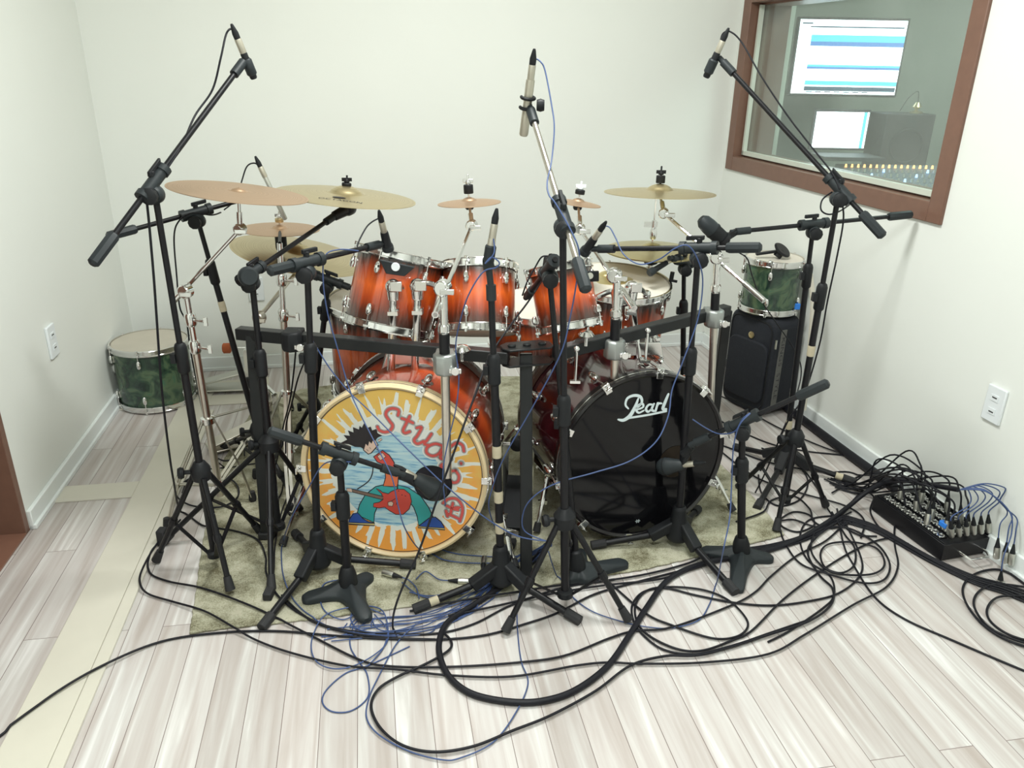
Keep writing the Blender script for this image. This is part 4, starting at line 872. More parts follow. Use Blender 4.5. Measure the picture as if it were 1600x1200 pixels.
        g.rings([mk(1, .002), mk(1, .014), mk(.93, .020), mk(.7, .026), mk(.4, .034), mk(.12, .046)], caps=True); g.build('lobed_base', 'gplas', t, sharp=60)
        g = G(); g.lathe([(.028, .03), (.026, .06), (.019, .085), (rl*1.1, .09)], base, axn, 18); g.build('base_socket', 'bplas', t)
    if boom:
        a_, b_ = boom; d = (b_-a_).normalized(); g = G(); g.cyl(a_, b_, .0075, n=12); g.build('boom_arm', boomm, t)
        cpt = top+V((0, 0, .012)); clamp_block(t, cpt, d, axn, side)
        if butt == 'cap': g = G(); g.lathe([(.008, 0), (.0145, .006), (.0150, .085), (.012, .092)], a_-d*.05, d, 8); g.build('counterweight', 'gplas', t)
        g = G(); g.cyl(b_-d*.05, b_, .0125, n=12); g.cyl(b_-d*.004, b_+d*.02, .0085, n=10); g.build('clip_joint', 'gplas', t)
    else:
        g = G(); g.cyl(top-axn*.04, top, .013, n=12); g.build('clip_joint', 'gplas', t)
    return t
def foot3(base, r, angs, up=.012): return [V((base.x+r*math.cos(math.radians(a)), base.y+r*math.sin(math.radians(a)), up)) for a in angs]
# far left overhead
b = FR(338, 884); TA = D(243, 322, b.y)
mic_stand('tall black tripod mic stand at far left, boom rising steeply', b, D(241, 300, b.y-.02), 'tripod', [FR(243, 878, .006), FR(361, 926, .006), FR(407, 830, .006)], (D(163, 388, 1.80), D(380, 97, 2.28)), .70, .345)
# second left overhead behind
b = FR(424, 748); mic_stand('black mic stand behind the chrome boom arm, boom nearly level at left', b, D(327, 335, b.y-.05), 'tripod', [FR(345, 700, .006), FR(470, 800, .006), FR(480, 690, .006)], (D(192, 363, 2.45), D(412, 303, 2.75)), .78, .2, tape=(.66,), side=V((0, -1, 0)))
# black cymbal boom stand
b = FR(436, 842); t = mic_stand('black tripod boom stand holding the lettered crash cymbal', b, D(389, 428, b.y), 'tripod', [FR(252, 850, .006), FR(500, 792, .006), FR(424, 925, .006)], (D(372, 441, 2.17), D(522, 338, 2.63)), .60, .34, rl=.012, butt='none')
g = G(); p = D(545, 326, 2.665); g.lathe([(.018, -.02), (.023, -.012), (.023, .012), (.018, .02)], p, (.2, 1, 0), 20); g.cyl(D(522, 338, 2.63), p, .016, .02, 14); g.build('tilter', 'black', t)
g = G(); g.lathe([(.022, -.018), (.028, -.01), (.028, .01), (.022, .018)], D(388, 432, b.y-.02), (.5, -1, .2), 20); g.build('ratchet_housing', 'gplas', t)
topnut(t, c2, cy['b'][1], hh=.012, wing='black')
# front left tom mic stand
b = FR(498, 893); mic_stand('black mic stand in front of the printed drum, tube legs, boom over the left tom', b, D(473, 420, b.y+.02), 'tube', [FR(410, 985), FR(648, 887), FR(462, 838)], (D(444, 418, 1.93), D(592, 382, 2.22)), .70, side=V((0, -1, 0)), rl=.0115)
# short kick stand left
b = FR(545, 925); mic_stand('short mic stand with lobed base before the printed drum head', b, D(532, 706, b.y), 'lobe', [FR(472, 941), FR(581, 902), FR(574, 977)], (D(448, 682, 1.86), D(622, 739, 1.93)), .30, rl=.0125, lower='black')
# centre taped stand
b = FR(784, 920); TAPED = mic_stand('taped black mic stand rising between the bass drums to the middle tom', b, D(767, 445, b.y+.02), 'tube', [FR(648, 957), FR(905, 975), FR(800, 850)], None, .70, tape=(.46, .32, .22), rl=.0115)
# centre overhead
b = FR(883, 952); mic_stand('central black tripod mic stand with silver boom reaching above the kit', b, D(876, 320, b.y), 'tripod', [F(788, 990, .006), F(984, 972, .006), FR(893, 880, .006)], (D(908, 428, 1.72), D(829, 172, 2.15)), .62, .30, rl=.0115, boomm='nickel')
# tom mic stand hidden behind the central one
g = G(); g.cyl(D(767, 448, 1.93), D(763, 412, 1.93), .0085, n=12); g.cyl(D(764, 420, 1.93), D(762, 404, 1.93), .0145, n=14); g.build('mic_clip', 'gplas', TAPED)
b = FR(903, 900); mic_stand('short lobed-base mic stand right behind the central tripod stand', b, D(876, 400, b.y+.1), 'lobe', [FR(980, 883), FR(885, 915), FR(905, 862)], (D(868, 405, 2.02), D(824, 462, 2.25)), .5, butt='none')
# right front stand
b = FR(1058, 850); mic_stand('black mic stand before the maroon drum, tube legs, level boom over the small tom', b, D(1104, 400, b.y), 'tube', [F(1148, 930), FR(925, 857), FR(1090, 800)], (D(1160, 387, 2.05), D(935, 389, 2.25)), .66, rl=.0115)
# short kick stand right
b = FR(1158, 872); mic_stand('short mic stand with lobed base before the maroon drum head', b, D(1183, 668, b.y), 'lobe', [FR(1094, 861), FR(1208, 877), F(1150, 928)], (D(1268, 610, 1.98), D(1086, 692, 2.1)), .34, rl=.0125, side=V((-.3, -1, 0)))
# right overhead
b = F(1223, 800); mic_stand('tall black tripod mic stand at far right, boom crossing the window', b, D(1299, 318, b.y+.02), 'tripod', [F(1152, 762, .006), F(1212, 832, .006), F(1291, 792, .006)], (D(1362, 350, 2.25), D(1130, 97, 2.60)), .80, .30, side=V((-.2, -1, 0)), tape=(.62,))
# right rear stand
b = F(1224, 735); mic_stand('black mic stand behind the far right one, level boom to the large mic', b, D(1266, 352, b.y), 'tube', [F(1335, 757), F(1148, 702), F(1182, 798)], (D(1405, 337, 2.75), D(1150, 362, 2.62)), .78, side=V((0, -1, 0)), tape=(.2,))
# rear ones
b = FR(482, 700); mic_stand('small black mic stand in the gap left of the left tom', b, D(507, 440, b.y), 'tripod', [FR(455, 690, .006), FR(510, 700, .006), FR(485, 735, .006)], (D(488, 428, 2.75), D(546, 449, 2.75)), .6, .2)
b = FR(1066, 690); mic_stand('black mic stand behind the right floor tom holding the snare mic', b, D(1067, 408, b.y), 'tripod', [FR(1020, 690, .006), FR(1110, 690, .006), FR(1065, 715, .006)], (D(1082, 412, 2.85), D(1050, 404, 2.75)), .6, .2, butt='none')

# ---------------------------------------------------------------- microphones
def pencil(label, tail, tip, r=.0105, body='champ', headm='bplas', plug=True, grip=True, name='microphone'):
    t = thing(name, label, 'microphone', tip); d = (tip-tail).normalized(); L = (tip-tail).length
    g = G(); g.lathe([(r*.9, 0), (r, .004), (r, L*.62)], tail, d, 18); g.build('body', body, t)
    g = G(); g.lathe([(r, 0), (r*1.04, .002), (r*1.04, L*.38-.004), (r*.85, L*.38), (0, L*.38)], tail+d*L*.62, d, 18); g.build('capsule', headm, t)
    if plug: xlr(t, tail, -d)
    if grip: g = G(); g.lathe([(r*1.15, -.022), (r*1.45, -.018), (r*1.45, .018), (r*1.15, .022)], tail+d*L*.55, d, 14, closed=True); g.build('grip', 'gplas', t)
    return t
def xlr(parent, p, d, m='champ'):
    g = G(); g.lathe([(.0088, -.002), (.0094, .002), (.0094, .034), (.008, .037)], p, d, 14); g.cur = 1; g.lathe([(.0085, .034), (.0088, .05), (.0045, .07), (.003, .074)], p, d, 12)
    g.build('cable_plug', [m, 'bplas'], parent)
def dynmic(label, tail, tip, r=.016):
    t = thing('microphone', label, 'microphone', tip); d = (tip-tail).normalized(); L = (tip-tail).length
    g = G(); g.lathe([(r*.62, 0), (r*.7, L*.1), (r*.78, L*.66), (r*.95, L*.74)], tail, d, 18); g.build('body', 'bplas', t)
    g = G(); g.lathe([(r*.95, 0), (r, .004), (r, L*.24), (r*.85, L*.27), (0, L*.27)], tail+d*L*.73, d, 18); g.build('grille', 'gplas', t); xlr(t, tail, -d); return t
pencil('slim mic with silver neck at the top of the far left boom', D(380, 82, 2.28), D(397, 123, 2.30), .0095, 'bplas')
pencil('silver pencil mic standing up behind the coppery crash cymbal', D(414, 276, 2.78), D(446, 343, 2.80), .0085, 'silver', 'silver', grip=False)
dynmic('stubby dynamic mic pointing down over the left rack tom', D(600, 362, 2.22), D(607, 391, 2.25), .017)
pencil('short silver mic with clear grip pointing down at the middle tom', D(769, 372, 1.93), D(762, 416, 1.93), .010, 'champ', 'gplas')
t = pencil('long pale pencil mic high above the centre of the kit', D(829, 124, 2.15), D(818, 212, 2.18), .0115, 'champ', 'champ', grip=False)
g = G(); dd = (D(818, 212, 2.18)-D(829, 124, 2.15)).normalized(); c_ = D(824, 160, 2.16)
for s in (-.012, .014): g.torus(c_+dd*s, dd, .017, .0045, 20, 8, 0, PI*1.5)
g.lathe([(.014, -.01), (.017, 0), (.014, .01)], c_+V((.034, -.01, -.006)), (1, 0, 0), 10); g.build('shock_mount', 'bplas', t)
pencil('slim mic with silver neck at the top of the far right boom', D(1121, 82, 2.60), D(1103, 121, 2.62), .0105, 'bplas')
dynmic('dynamic mic over the small tom at the end of the level boom', D(929, 372, 2.24), D(912, 396, 2.28), .017)
dynmic('black dynamic mic aimed at the snare from behind the right floor tom', D(1042, 410, 2.75), D(1014, 427, 2.70), .014)
t = thing('microphone', 'black clip-on tom mic perched on the rim of the small tom', 'microphone', D(858, 424, 2.26))
g = G(); g.lathe([(.012, -.02), (.0165, -.014), (.0165, .016), (.013, .02), (0, .021)], D(857, 412, 2.25), (.1, -.1, 1), 18); g.build('body', 'bplas', t)
g = G(); g.tube(spline([D(850, 424, 2.26), D(838, 446, 2.25), D(822, 462, 2.25)]), .007, 8); g.box(D(858, 424, 2.26), (.03, .02, .014)); g.build('rim_clip', 'gplas', t, bevel=.002)
t = thing('microphone', 'small clip mic on the outer rim of the right floor tom', 'microphone', D(1048, 440, 2.80))
g = G(); g.cyl(D(1051, 425, 2.80), D(1048, 440, 2.80), .008, n=12); g.cyl(D(1048, 438, 2.80), D(1058, 440, 2.79), .005, n=10); g.build('body', 'bplas', t)
# large diaphragm mic
ta, tb = D(1094, 341, 2.60), D(1136, 381, 2.60); d = (tb-ta).normalized(); t = thing('microphone', 'large black side-address mic hanging on the right rear boom', 'microphone', tb)
g = G(); g.lathe([(0, 0), (.014, .002), (.024, .016), (.027, .04), (.027, .062)], ta, d, 24); g.build('grille', 'gplas', t)
L = (tb-ta).length; g = G(); g.lathe([(.0285, .06), (.0285, .066), (.0265, .07), (.0265, L*.8), (.018, L*.97), (.012, L)], ta, d, 24); g.build('body', 'bplas', t)
g = G(); g.beam(ta+d*L*.85+V((.0, -.0, 0)), D(1150, 362, 2.62), .012, .02); g.cyl(ta+d*L*.80, ta+d*L*.9, .029, n=18); g.build('cradle', 'black', t)
# kick mics
def kick(label, c, d, neck, s=1.0):
    t = thing('microphone', label, 'microphone', c); d = d.normalized()
    g = G(); g.lathe([(a_*s, b_*s) for a_, b_ in [(.020, -.062), (.026, -.05), (.030, -.03), (.034, -.012), (.041, .012), (.043, .03), (.040, .048), (.030, .064), (.015, .073), (0, .075)]], c, d, 28); g.build('body', 'gplas', t)
    g = G(); g.lathe([(.0435*s, .024*s), (.0445*s, .028*s), (.0435*s, .032*s)], c, d, 28, closed=True); g.build('band', 'bplas', t)
    xlr(t, c-d*.062*s, -d, 'champ'); g = G(); g.cyl(c-d*.03-V((0, 0, .02)), neck, .010, n=12); g.cyl(neck, neck+(c-neck)*.4, .014, n=12); g.build('swivel_mount', 'bplas', t)
kick('round grey kick mic in front of the port in the printed head', D(670, 759, 1.96), V((.72, .1, -.55)), D(626, 742, 1.94), .76)
kick('round dark kick mic near the port of the black logo head', D(1049, 728, 2.16), V((-.7, .45, -.35)), D(1080, 697, 2.13), .66)
# ---------------------------------------------------------------- pedals
def pedal(label, c, ang, m='nickel', felt='bplas', bh=.25):
    t = thing('kick_pedal', label, 'pedal', c); d = V((math.cos(ang), math.sin(ang), 0)); q = V((-d.y, d.x, 0)); up = V((0, 0, 1))
    g = G(); g.box(c+up*.008, (.30, .10, .008), (d, q, up)); g.build('base_plate', m, t, bevel=.002)
    x = (d+up*.26).normalized(); g = G(); g.box(c+up*.055-d*.02, (.25, .075, .010), (x, q, x.cross(q)*-1)); g.build('foot_board', m, t, bevel=.003)
    g = G(); 
    for s in (-.045, .045): g.beam(c+d*.12+q*s+up*.01, c+d*.12+q*s+up*.20, .014, .02)
    g.cyl(c+d*.12-q*.055+up*.20, c+d*.12+q*.055+up*.20, .007, n=10); g.build('frame', 'chrome', t)
    g = G(); e = c+d*.03+up*bh; g.cyl(c+d*.12+up*.20, e, .0035, n=8); g.build('beater_rod', 'chrome', t)
    g = G(); g.lathe([(.018, -.018), (.024, -.014), (.024, .014), (.018, .018)], e, d, 18); g.build('beater', felt, t)
M['redfelt'] = mat('orange_red_felt', (.50, .13, .05), .9, noise=.15)
pedal('kick pedal standing by the left back corner next to the green drum', F(352, 607, .012), .15, 'silver', 'redfelt', .20)
pedal('chrome kick pedal on the floor behind the left chrome stand', FR(385, 690, .003), .6, 'nickel')
pedal('dark pedal in the gap between the two bass drums', FR(805, 800, .003), 1.5, 'bplas')
t = thing('tuning_stand', 'chrome hardware leg on the rug between the centre poles', 'stand leg', FR(808, 895, .01))
g = G(); g.cyl(D(790, 826, 2.06), FR(801, 885, .012), .0065, n=10); g.box(D(800, 835, 2.05), (.04, .01, .02)); g.cyl(D(790, 828, 2.06), D(806, 832, 2.06), .008, n=8); g.build('tube', 'chrome', t); g = G(); g.cyl(FR(801, 882, .02), FR(802, 888, .004), .011, n=10); g.build('rubber_foot', 'rubber', t)
# ---------------------------------------------------------------- stage box
O = F(1469, 878); e1 = (F(1361, 797)-O); L1 = e1.length; e1.normalize(); e2 = V((-e1.y, e1.x, 0)); e2 = -e2 if e2.x < 0 else e2; W2 = min((F(1552, 866)-O).dot(e2), .185); HB = .062; U = V((0, 0, 1))
t = thing('stage_box', 'black metal stage box full of plugs against the right wall', 'stage box', O)
L1 *= 1.0; cb_ = O+e1*L1/2+e2*W2/2
def BX(a, b, z=0.): return O+e1*a*L1+e2*b*W2+U*z
g = G(); g.prism([BX(0, 0, .004), BX(1, 0, .004), BX(1, 1, .004), BX(0, 1, .004)], U*(HB-.004)); g.prism([BX(.02, .02, HB), BX(.02, .04, HB), BX(.98, .04, HB), BX(.98, .02, HB)], U*.004); g.prism([BX(.02, .96, HB), BX(.98, .96, HB), BX(.98, .985, HB), BX(.02, .985, HB)], U*.012); g.build('case', 'black', t, bevel=.002)
g = G(); q = -e1; hp = [BX(0, .30, .035), BX(0, .30, .035)+q*.035, BX(0, .34, .03)+q*.05, BX(0, .72, .03)+q*.05, BX(0, .76, .035)+q*.035, BX(0, .76, .035)]; g.tube(hp, .004, 8); g.build('handle', 'chrome', t)
for i in range(11):
    for j in range(4):
        if i < 2 and j > 2: continue
        c_ = BX(.14+i*.075, .14+j*.23, HB); g = G(); g.box(c_+U*.002, (.024, .030, .004), (e1, e2, U)); g.cur = 1; g.torus(c_+U*.005, U, .010, .0022, 16, 6); g.cur = 2; g.lathe([(.0095, 0), (.0095, .005), (0, .005)], c_, U, 14); g.cur = 1
        for sx_, sy_ in ((-1, -1), (1, 1)): g.sph(c_+e1*sx_*.009+e2*sy_*.0125+U*.005, .0022, n=6, m_=4)
        g.build('socket', ['black', 'chrome', 'slot'], t)
# ---------------------------------------------------------------- cables
ci = [0]
def cable(label, pts, r=.0032, m='cable', group=None, plug=None, name='cable', up=0., k=8, cat='cable', start=None):
    """points: (px,py) on the ground, (px,py,y) at room depth y, or a Vector"""
    ci[0] += 1; lift = .0011*(ci[0] % 5)+up; P = []
    for p in pts:
        if isinstance(p, V): P.append(p)
        elif len(p) == 2: q = F(*p); P.append(F(p[0], p[1], r+.001+lift+gz2(q)))
        else: q = D(*p); q.z = max(q.z, r+.001); P.append(q)
    S_ = spline(P, k); 
    for q in S_:
        q.z = max(q.z, r+.0005+gz2(q)); dw = (q-CR).dot(orr)+r+(.024 if q.z < .08 else .003)
        if dw > 0: q -= orr*dw
    g = G(); g.tube(S_, r, 6 if r < .008 else 10); o = g.build(name, m, loc=P[0], sharp=80)
    tag(o, label, cat, group)
    for which in (plug or ()):
        a, b = (S_[-1], S_[-3]) if which == 'end' else (S_[0], S_[2]); d = (a-b).normalized()
        g = G(); g.lathe([(.003, -.004), (.005, .008), (.008, .024), (.0085, .028)], a, d, 10); g.cur = 1; g.lathe([(.0092, .027), (.0095, .03), (.0095, .062), (.008, .065), (0, .063)], a, d, 14)
        for v in g.v: v.z = max(v.z, .001)
        c_ = G(); c_.v, c_.f, c_.m = g.v, g.f, g.m; c_.build('plug', ['bplas', 'silver'], o)
    return o
GF = 'black cables looping on the floor'; GT = 'tangled black cables by the stage box'; GB = 'thin blue cables fanning from the central stand'
cable('black cable running from the lower left corner to the front of the rug', [(-40, 1178), (0, 1150), (80, 1087), (160, 1040), (250, 1003), (340, 989), (430, 986), (520, 993), (600, 998), (690, 999), (760, 992), (820, 975), (870, 958), (930, 928), (1000, 908), (1075, 888), (1110, 872)])
cable('black cable curving round the left tripod, inner of its two loops', [(256, 842), (236, 862), (233, 893), (262, 908), (320, 920), (400, 950), (480, 990), (560, 1030), (610, 1041), (700, 1042), (800, 1036), (880, 1025), (950, 998), (990, 986), (1050, 980), (1142, 946), (1180, 925), (1205, 900), (1245, 868), (1290, 845), (1322, 815)], name='cable')
cable('black cable making the outermost loop round the left tripod', [(282, 812), (245, 850), (222, 890), (219, 912), (232, 928), (270, 940), (320, 955), (365, 980), (400, 1000), (455, 1020), (540, 1040), (620, 1046), (700, 1055), (800, 1057), (900, 1040), (950, 1035), (1000, 1037), (1100, 1035), (1200, 1022), (1260, 990), (1333, 945), (1385, 917), (1403, 885), (1398, 850), (1400, 815), (1420, 790)])
cable('black cable forming the big loop nearest the viewer at the bottom', [(688, 985), (704, 1000), (702, 1015), (670, 1035), (620, 1058), (590, 1078), (580, 1105), (595, 1138), (630, 1165), (680, 1175), (740, 1166), (800, 1142), (860, 1118), (930, 1080), (985, 1040), (1040, 1025), (1100, 1022), (1200, 992), (1265, 970), (1298, 945), (1301, 920), (1280, 898), (1262, 862), (1280, 835), (1315, 812)], r=.0036)
cable('thick black multicore cable sweeping in a wide arc at the front', [(853, 852, 2.0), (830, 880), (790, 912), (740, 945), (700, 972), (686, 1005), (692, 1040), (712, 1068), (745, 1087), (800, 1097), (850, 1095), (900, 1078), (950, 1040), (985, 990), (1010, 950), (1045, 905), (1100, 880), (1180, 865), (1240, 846), (1290, 818), (1325, 792, 2.40), (1360, 765, 2.42), (1400, 750, 2.38), (1450, 757, 2.30), (1497, 765, 2.2)], r=.0085, name='multicore_cable')
cable('black cable double loop between the right front stands, wider loop', [(1320, 815), (1345, 870), (1343, 900), (1310, 927), (1260, 940), (1205, 946), (1150, 942), (1087, 930), (1040, 919), (1005, 925), (988, 945), (990, 970), (1005, 992), (1037, 1015), (1087, 1022), (1150, 1007), (1200, 990), (1265, 968)])
cable('black cable double loop between the right front stands, narrower loop', [(908, 868), (948, 906), (1007, 957), (1050, 977), (1112, 997), (1150, 995), (1168, 980), (1163, 962), (1137, 937), (1100, 922), (1050, 917), (1012, 922), (993, 945), (997, 975), (1020, 997), (1062, 1015), (1100, 1016), (1145, 1000), (1175, 985), (1220, 940), (1267, 903), (1317, 870), (1360, 848), (1400, 838)])
for lab, pts in (
 ('black cable coil on the floor left of the stage box, widest ring', [(1215, 815), (1225, 845), (1250, 880), (1295, 897), (1350, 911), (1382, 905), (1390, 880), (1370, 850), (1325, 825), (1275, 823), (1240, 812), (1215, 815)]),
 ('black cable coil on the floor left of the stage box, middle ring', [(1318, 808), (1280, 822), (1267, 857), (1285, 885), (1312, 897), (1362, 897), (1382, 882), (1370, 857), (1332, 847), (1295, 850), (1282, 865), (1290, 887), (1315, 895), (1335, 882), (1335, 855), (1320, 835), (1300, 800)]),
 ('black cable crossing the coil and running out to the front', [(1312, 805), (1265, 812), (1250, 840), (1262, 875), (1297, 900), (1303, 930), (1286, 950), (1235, 985), (1200, 1003)]),
 ('small black cable ring behind the right tripod foot', [(1217, 812), (1240, 800), (1265, 805), (1272, 820), (1248, 831), (1224, 824), (1217, 812)]),
 ('black cable arching round the right tripod foot', [(1150, 815), (1192, 800), (1205, 782), (1240, 775), (1265, 795), (1272, 815), (1300, 825), (1340, 812)]),
 ('black cable from the rug past the two right stands', [(1110, 870), (1150, 868), (1200, 858), (1260, 838), (1300, 815), (1330, 800)])):
    cable(lab, pts)
for i, (lab, pts) in enumerate((
 ('black cable coming from behind the suitcase to the stage box, nearest the wall', [(1085, 605), (1140, 625), (1210, 665), (1290, 700), (1350, 718), (1395, 742), (1440, 752, 2.30), (1470, 790, 2.16)]),
 ('black cable from behind the maroon drum to the stage box, middle run', [(1075, 625), (1130, 660), (1200, 692), (1260, 705), (1330, 714), (1380, 738), (1420, 748, 2.32), (1440, 800, 2.22)]),
 ('black cable passing under the right rear stand to the stage box', [(1110, 690), (1140, 700), (1200, 722), (1280, 737), (1340, 742), (1400, 748, 2.35), (1415, 790, 2.28)]),
 ('black cable dropping between the two right stands', [(1190, 700), (1245, 725), (1275, 760), (1290, 790), (1310, 815), (1340, 835), (1370, 838)]),
 ('black cable under the right tripod running to the coil', [(1120, 700), (1180, 745), (1250, 770), (1320, 790), (1350, 812), (1345, 840)]),
 ('black cable arched over the stage box from the tangle', [(1300, 770), (1350, 742), (1390, 731, 2.42), (1425, 735, 2.36), (1438, 752, 2.30)]),
 ('black cable ring around the right rear stand', [(1185, 742), (1190, 770), (1215, 790), (1250, 780), (1262, 750), (1240, 720), (1205, 715), (1188, 735)]),
 ('black cable wandering from the coil under the stage box edge', [(1315, 805), (1345, 770), (1365, 776), (1360, 800), (1380, 830), (1420, 850)]),
 )): cable(lab, pts)
for i in range(5):
    o_ = (i-2)*4.2
    cable('black cable in the flat bundle passing before the stage box', [(1120, 866+o_*.5), (1200, 856+o_*.5), (1262, 838+o_*.5), (1308, 812+o_*.6), (1345, 818+o_*.6), (1380, 832+o_*.55), (1450, 872+o_*.5), (1520, 905+o_*.7), (1575, 922+o_*.9), (1640, 948+o_*1.2)], group='flat cable bundle beside the stage box', r=.0036)
cable('coiled black cable at the right edge, outer ring', [(1640, 925), (1600, 907), (1560, 890), (1523, 897), (1505, 917), (1510, 943), (1533, 973), (1567, 997), (1610, 1012), (1650, 1015)], r=.0036)
cable('coiled black cable at the right edge, middle ring', [(1640, 925), (1600, 917), (1553, 913), (1527, 927), (1523, 950), (1548, 982), (1600, 1004), (1650, 1010)], r=.0036)
cable('coiled black cable at the right edge, inner ring', [(1640, 940), (1600, 932), (1560, 933), (1543, 950), (1547, 970), (1573, 990), (1610, 1002), (1650, 1005)], r=.0036)
cable('black cable leaving the tangle diagonally to the right edge', [(1308, 795), (1318, 850), (1335, 885), (1367, 933), (1413, 967), (1487, 1000), (1600, 1048), (1650, 1066)])
cable('thick black duct hose along the foot of the right wall', [CR+dr*.2-orr*.03+V((0, 0, .02)), CR+dr*.8-orr*.04+V((0, 0, .02)), CR+dr*1.35-orr*.045+V((0, 0, .02)), CR+dr*1.75-orr*.05+V((0, 0, .02)), CR+dr*1.95-orr*.13+V((0, 0, .02))], r=.018, name='cable_duct', cat='cable duct')
cable('black cable hanging from the far left stand to the floor', [(229, 312, 1.98), (233, 350, 1.97), (240, 430, 1.96), (245, 500, 1.97), (252, 600, 1.99), (262, 690, 2.05), (271, 750, 2.12), (283, 800), (320, 822), (365, 829), (402, 843), (415, 870), (416, 895), (430, 925), (452, 947), (487, 970), (537, 987), (600, 996), (680, 999)])
cable('black cable looping from the far left mic and down its boom', [(371, 62, 2.28), (364, 46, 2.28), (354, 52, 2.26), (345, 90, 2.22), (332, 140, 2.2), (305, 180, 2.14), (285, 225, 2.05), (262, 262, 1.99), (240, 288, 1.95), (229, 312, 1.97)], r=.0028)
cable('black cable hanging from the level boom at left', [(345, 332, 2.62), (330, 336, 2.55), (300, 333, 2.55), (280, 345, 2.55), (272, 370, 2.53), (276, 430, 2.52), (281, 480, 2.5), (292, 506, 2.5), (300, 560, 2.5), (330, 700, 2.5), (350, 730)], r=.0026)
cable('black cable arching from the silver pencil mic at left', [(407, 262, 2.78), (398, 255, 2.78), (386, 260, 2.77), (378, 282, 2.76), (370, 310, 2.72), (350, 328, 2.68)], r=.0026)
cable('black cable arching from the far right mic along its boom', [(1125, 66, 2.6), (1130, 52, 2.6), (1142, 50, 2.58), (1160, 68, 2.56), (1190, 120, 2.5), (1230, 180, 2.44), (1270, 232, 2.38), (1300, 270, 2.33), (1312, 295, 2.30)], r=.0026)
cable('black cable hanging from the far right boom clamp down to the floor', [(1312, 300, 2.32), (1318, 340, 2.33), (1308, 400, 2.34), (1293, 470, 2.34), (1280, 540, 2.36), (1255, 620, 2.38), (1230, 660, 2.40), (1195, 740, 2.5), (1180, 770)], r=.0026)
cable('black cable coiled round the far right pole clamp', [(1300, 300, 2.34), (1285, 312, 2.32), (1283, 328, 2.31), (1295, 335, 2.31), (1312, 330, 2.33), (1330, 318, 2.38)], r=.0024)
cable('black cable from the large mic looping down behind the green drum', [(1155, 395, 2.62), (1168, 405, 2.63), (1175, 430, 2.7), (1190, 470, 2.8), (1210, 500, 2.85), (1240, 545, 2.9), (1252, 580, 2.9), (1240, 630, 2.85), (1215, 690)], r=.0024)
cable('thin black cable slanting down across the printed drum head', [(850, 432, 2.24), (838, 452, 2.23), (822, 476, 2.2), (800, 505, 2.1), (765, 557, 2.0), (745, 610, 1.92), (722, 672, 1.84), (690, 760, 1.78), (655, 860, 1.72), (630, 915, 1.68), (616, 955, 1.66), (614, 982), (622, 1000)], r=.0030)
cable('black cable pair hanging behind the left rack clamp, left one', [(462, 550, 2.3), (458, 590, 2.32), (452, 630, 2.35), (443, 665, 2.4), (436, 705, 2.42), (420, 760), (405, 790)], r=.0028)
cable('black cable pair hanging behind the left rack clamp, right one', [(478, 560, 2.3), (466, 590, 2.32), (456, 630, 2.35), (447, 665, 2.4), (446, 720, 2.42), (440, 770), (425, 800)], r=.0028)
cable('black cable coil on the floor behind the chrome boom stand', [(340, 700), (355, 690), (375, 697), (374, 712), (352, 720), (335, 712), (332, 700), (350, 686), (378, 692), (382, 712)], r=.0032)
cable('black cable heap ring at the foot of the chrome boom stand', [(300, 745), (280, 760), (276, 775), (300, 790), (345, 792), (372, 775), (365, 752), (330, 742), (296, 748), (285, 770)], r=.0032)
cable('black cable crossing the rug behind the left tripod', [(300, 735), (360, 730), (420, 725), (450, 760), (440, 800), (430, 850), (428, 890), (424, 920)], r=.0026)
cable('black cable hanging from the left tom mic stand boom', [(597, 343, 2.22), (590, 342, 2.22), (575, 352, 2.2), (563, 372, 2.16), (558, 385, 2.13)], r=.0022)
cable('black cable behind the small tom ending at its clip mic', [(856, 400, 2.25), (846, 402, 2.25), (836, 418, 2.25), (824, 440, 2.24), (816, 462, 2.24)], r=.0026)
cable('black cable running under the centre stand to the right rug edge', [(640, 955), (720, 938), (800, 926), (870, 915), (940, 908), (1010, 897), (1075, 880), (1120, 862), (1180, 862), (1230, 845)])
cable('black cable just in front of the rug edge at the centre', [(700, 962), (770, 948), (850, 930), (940, 915), (1030, 905), (1085, 888), (1150, 870), (1220, 855), (1290, 825)])
cable('black cable along the front of the rug to the printed drum', [(440, 930), (480, 965), (530, 983), (600, 990), (680, 990), (740, 975), (800, 945), (880, 918), (960, 905)])
t = thing('cable_weight', 'small dark rubber block on the rug by the left front stand leg', 'rubber block', FR(421, 930)); g = G(); g.box(FR(421, 932)+V((0, 0, .012)), (.026, .045, .024)); g.build('block', 'rubber', t, bevel=.004)
t = thing('cable_weight', 'small black block beside the far left tripod foot', 'rubber block', F(256, 850)); g = G(); g.box(F(256, 850)+V((0, 0, .028)), (.026, .035, .056)); g.build('block', 'rubber', t, bevel=.004)
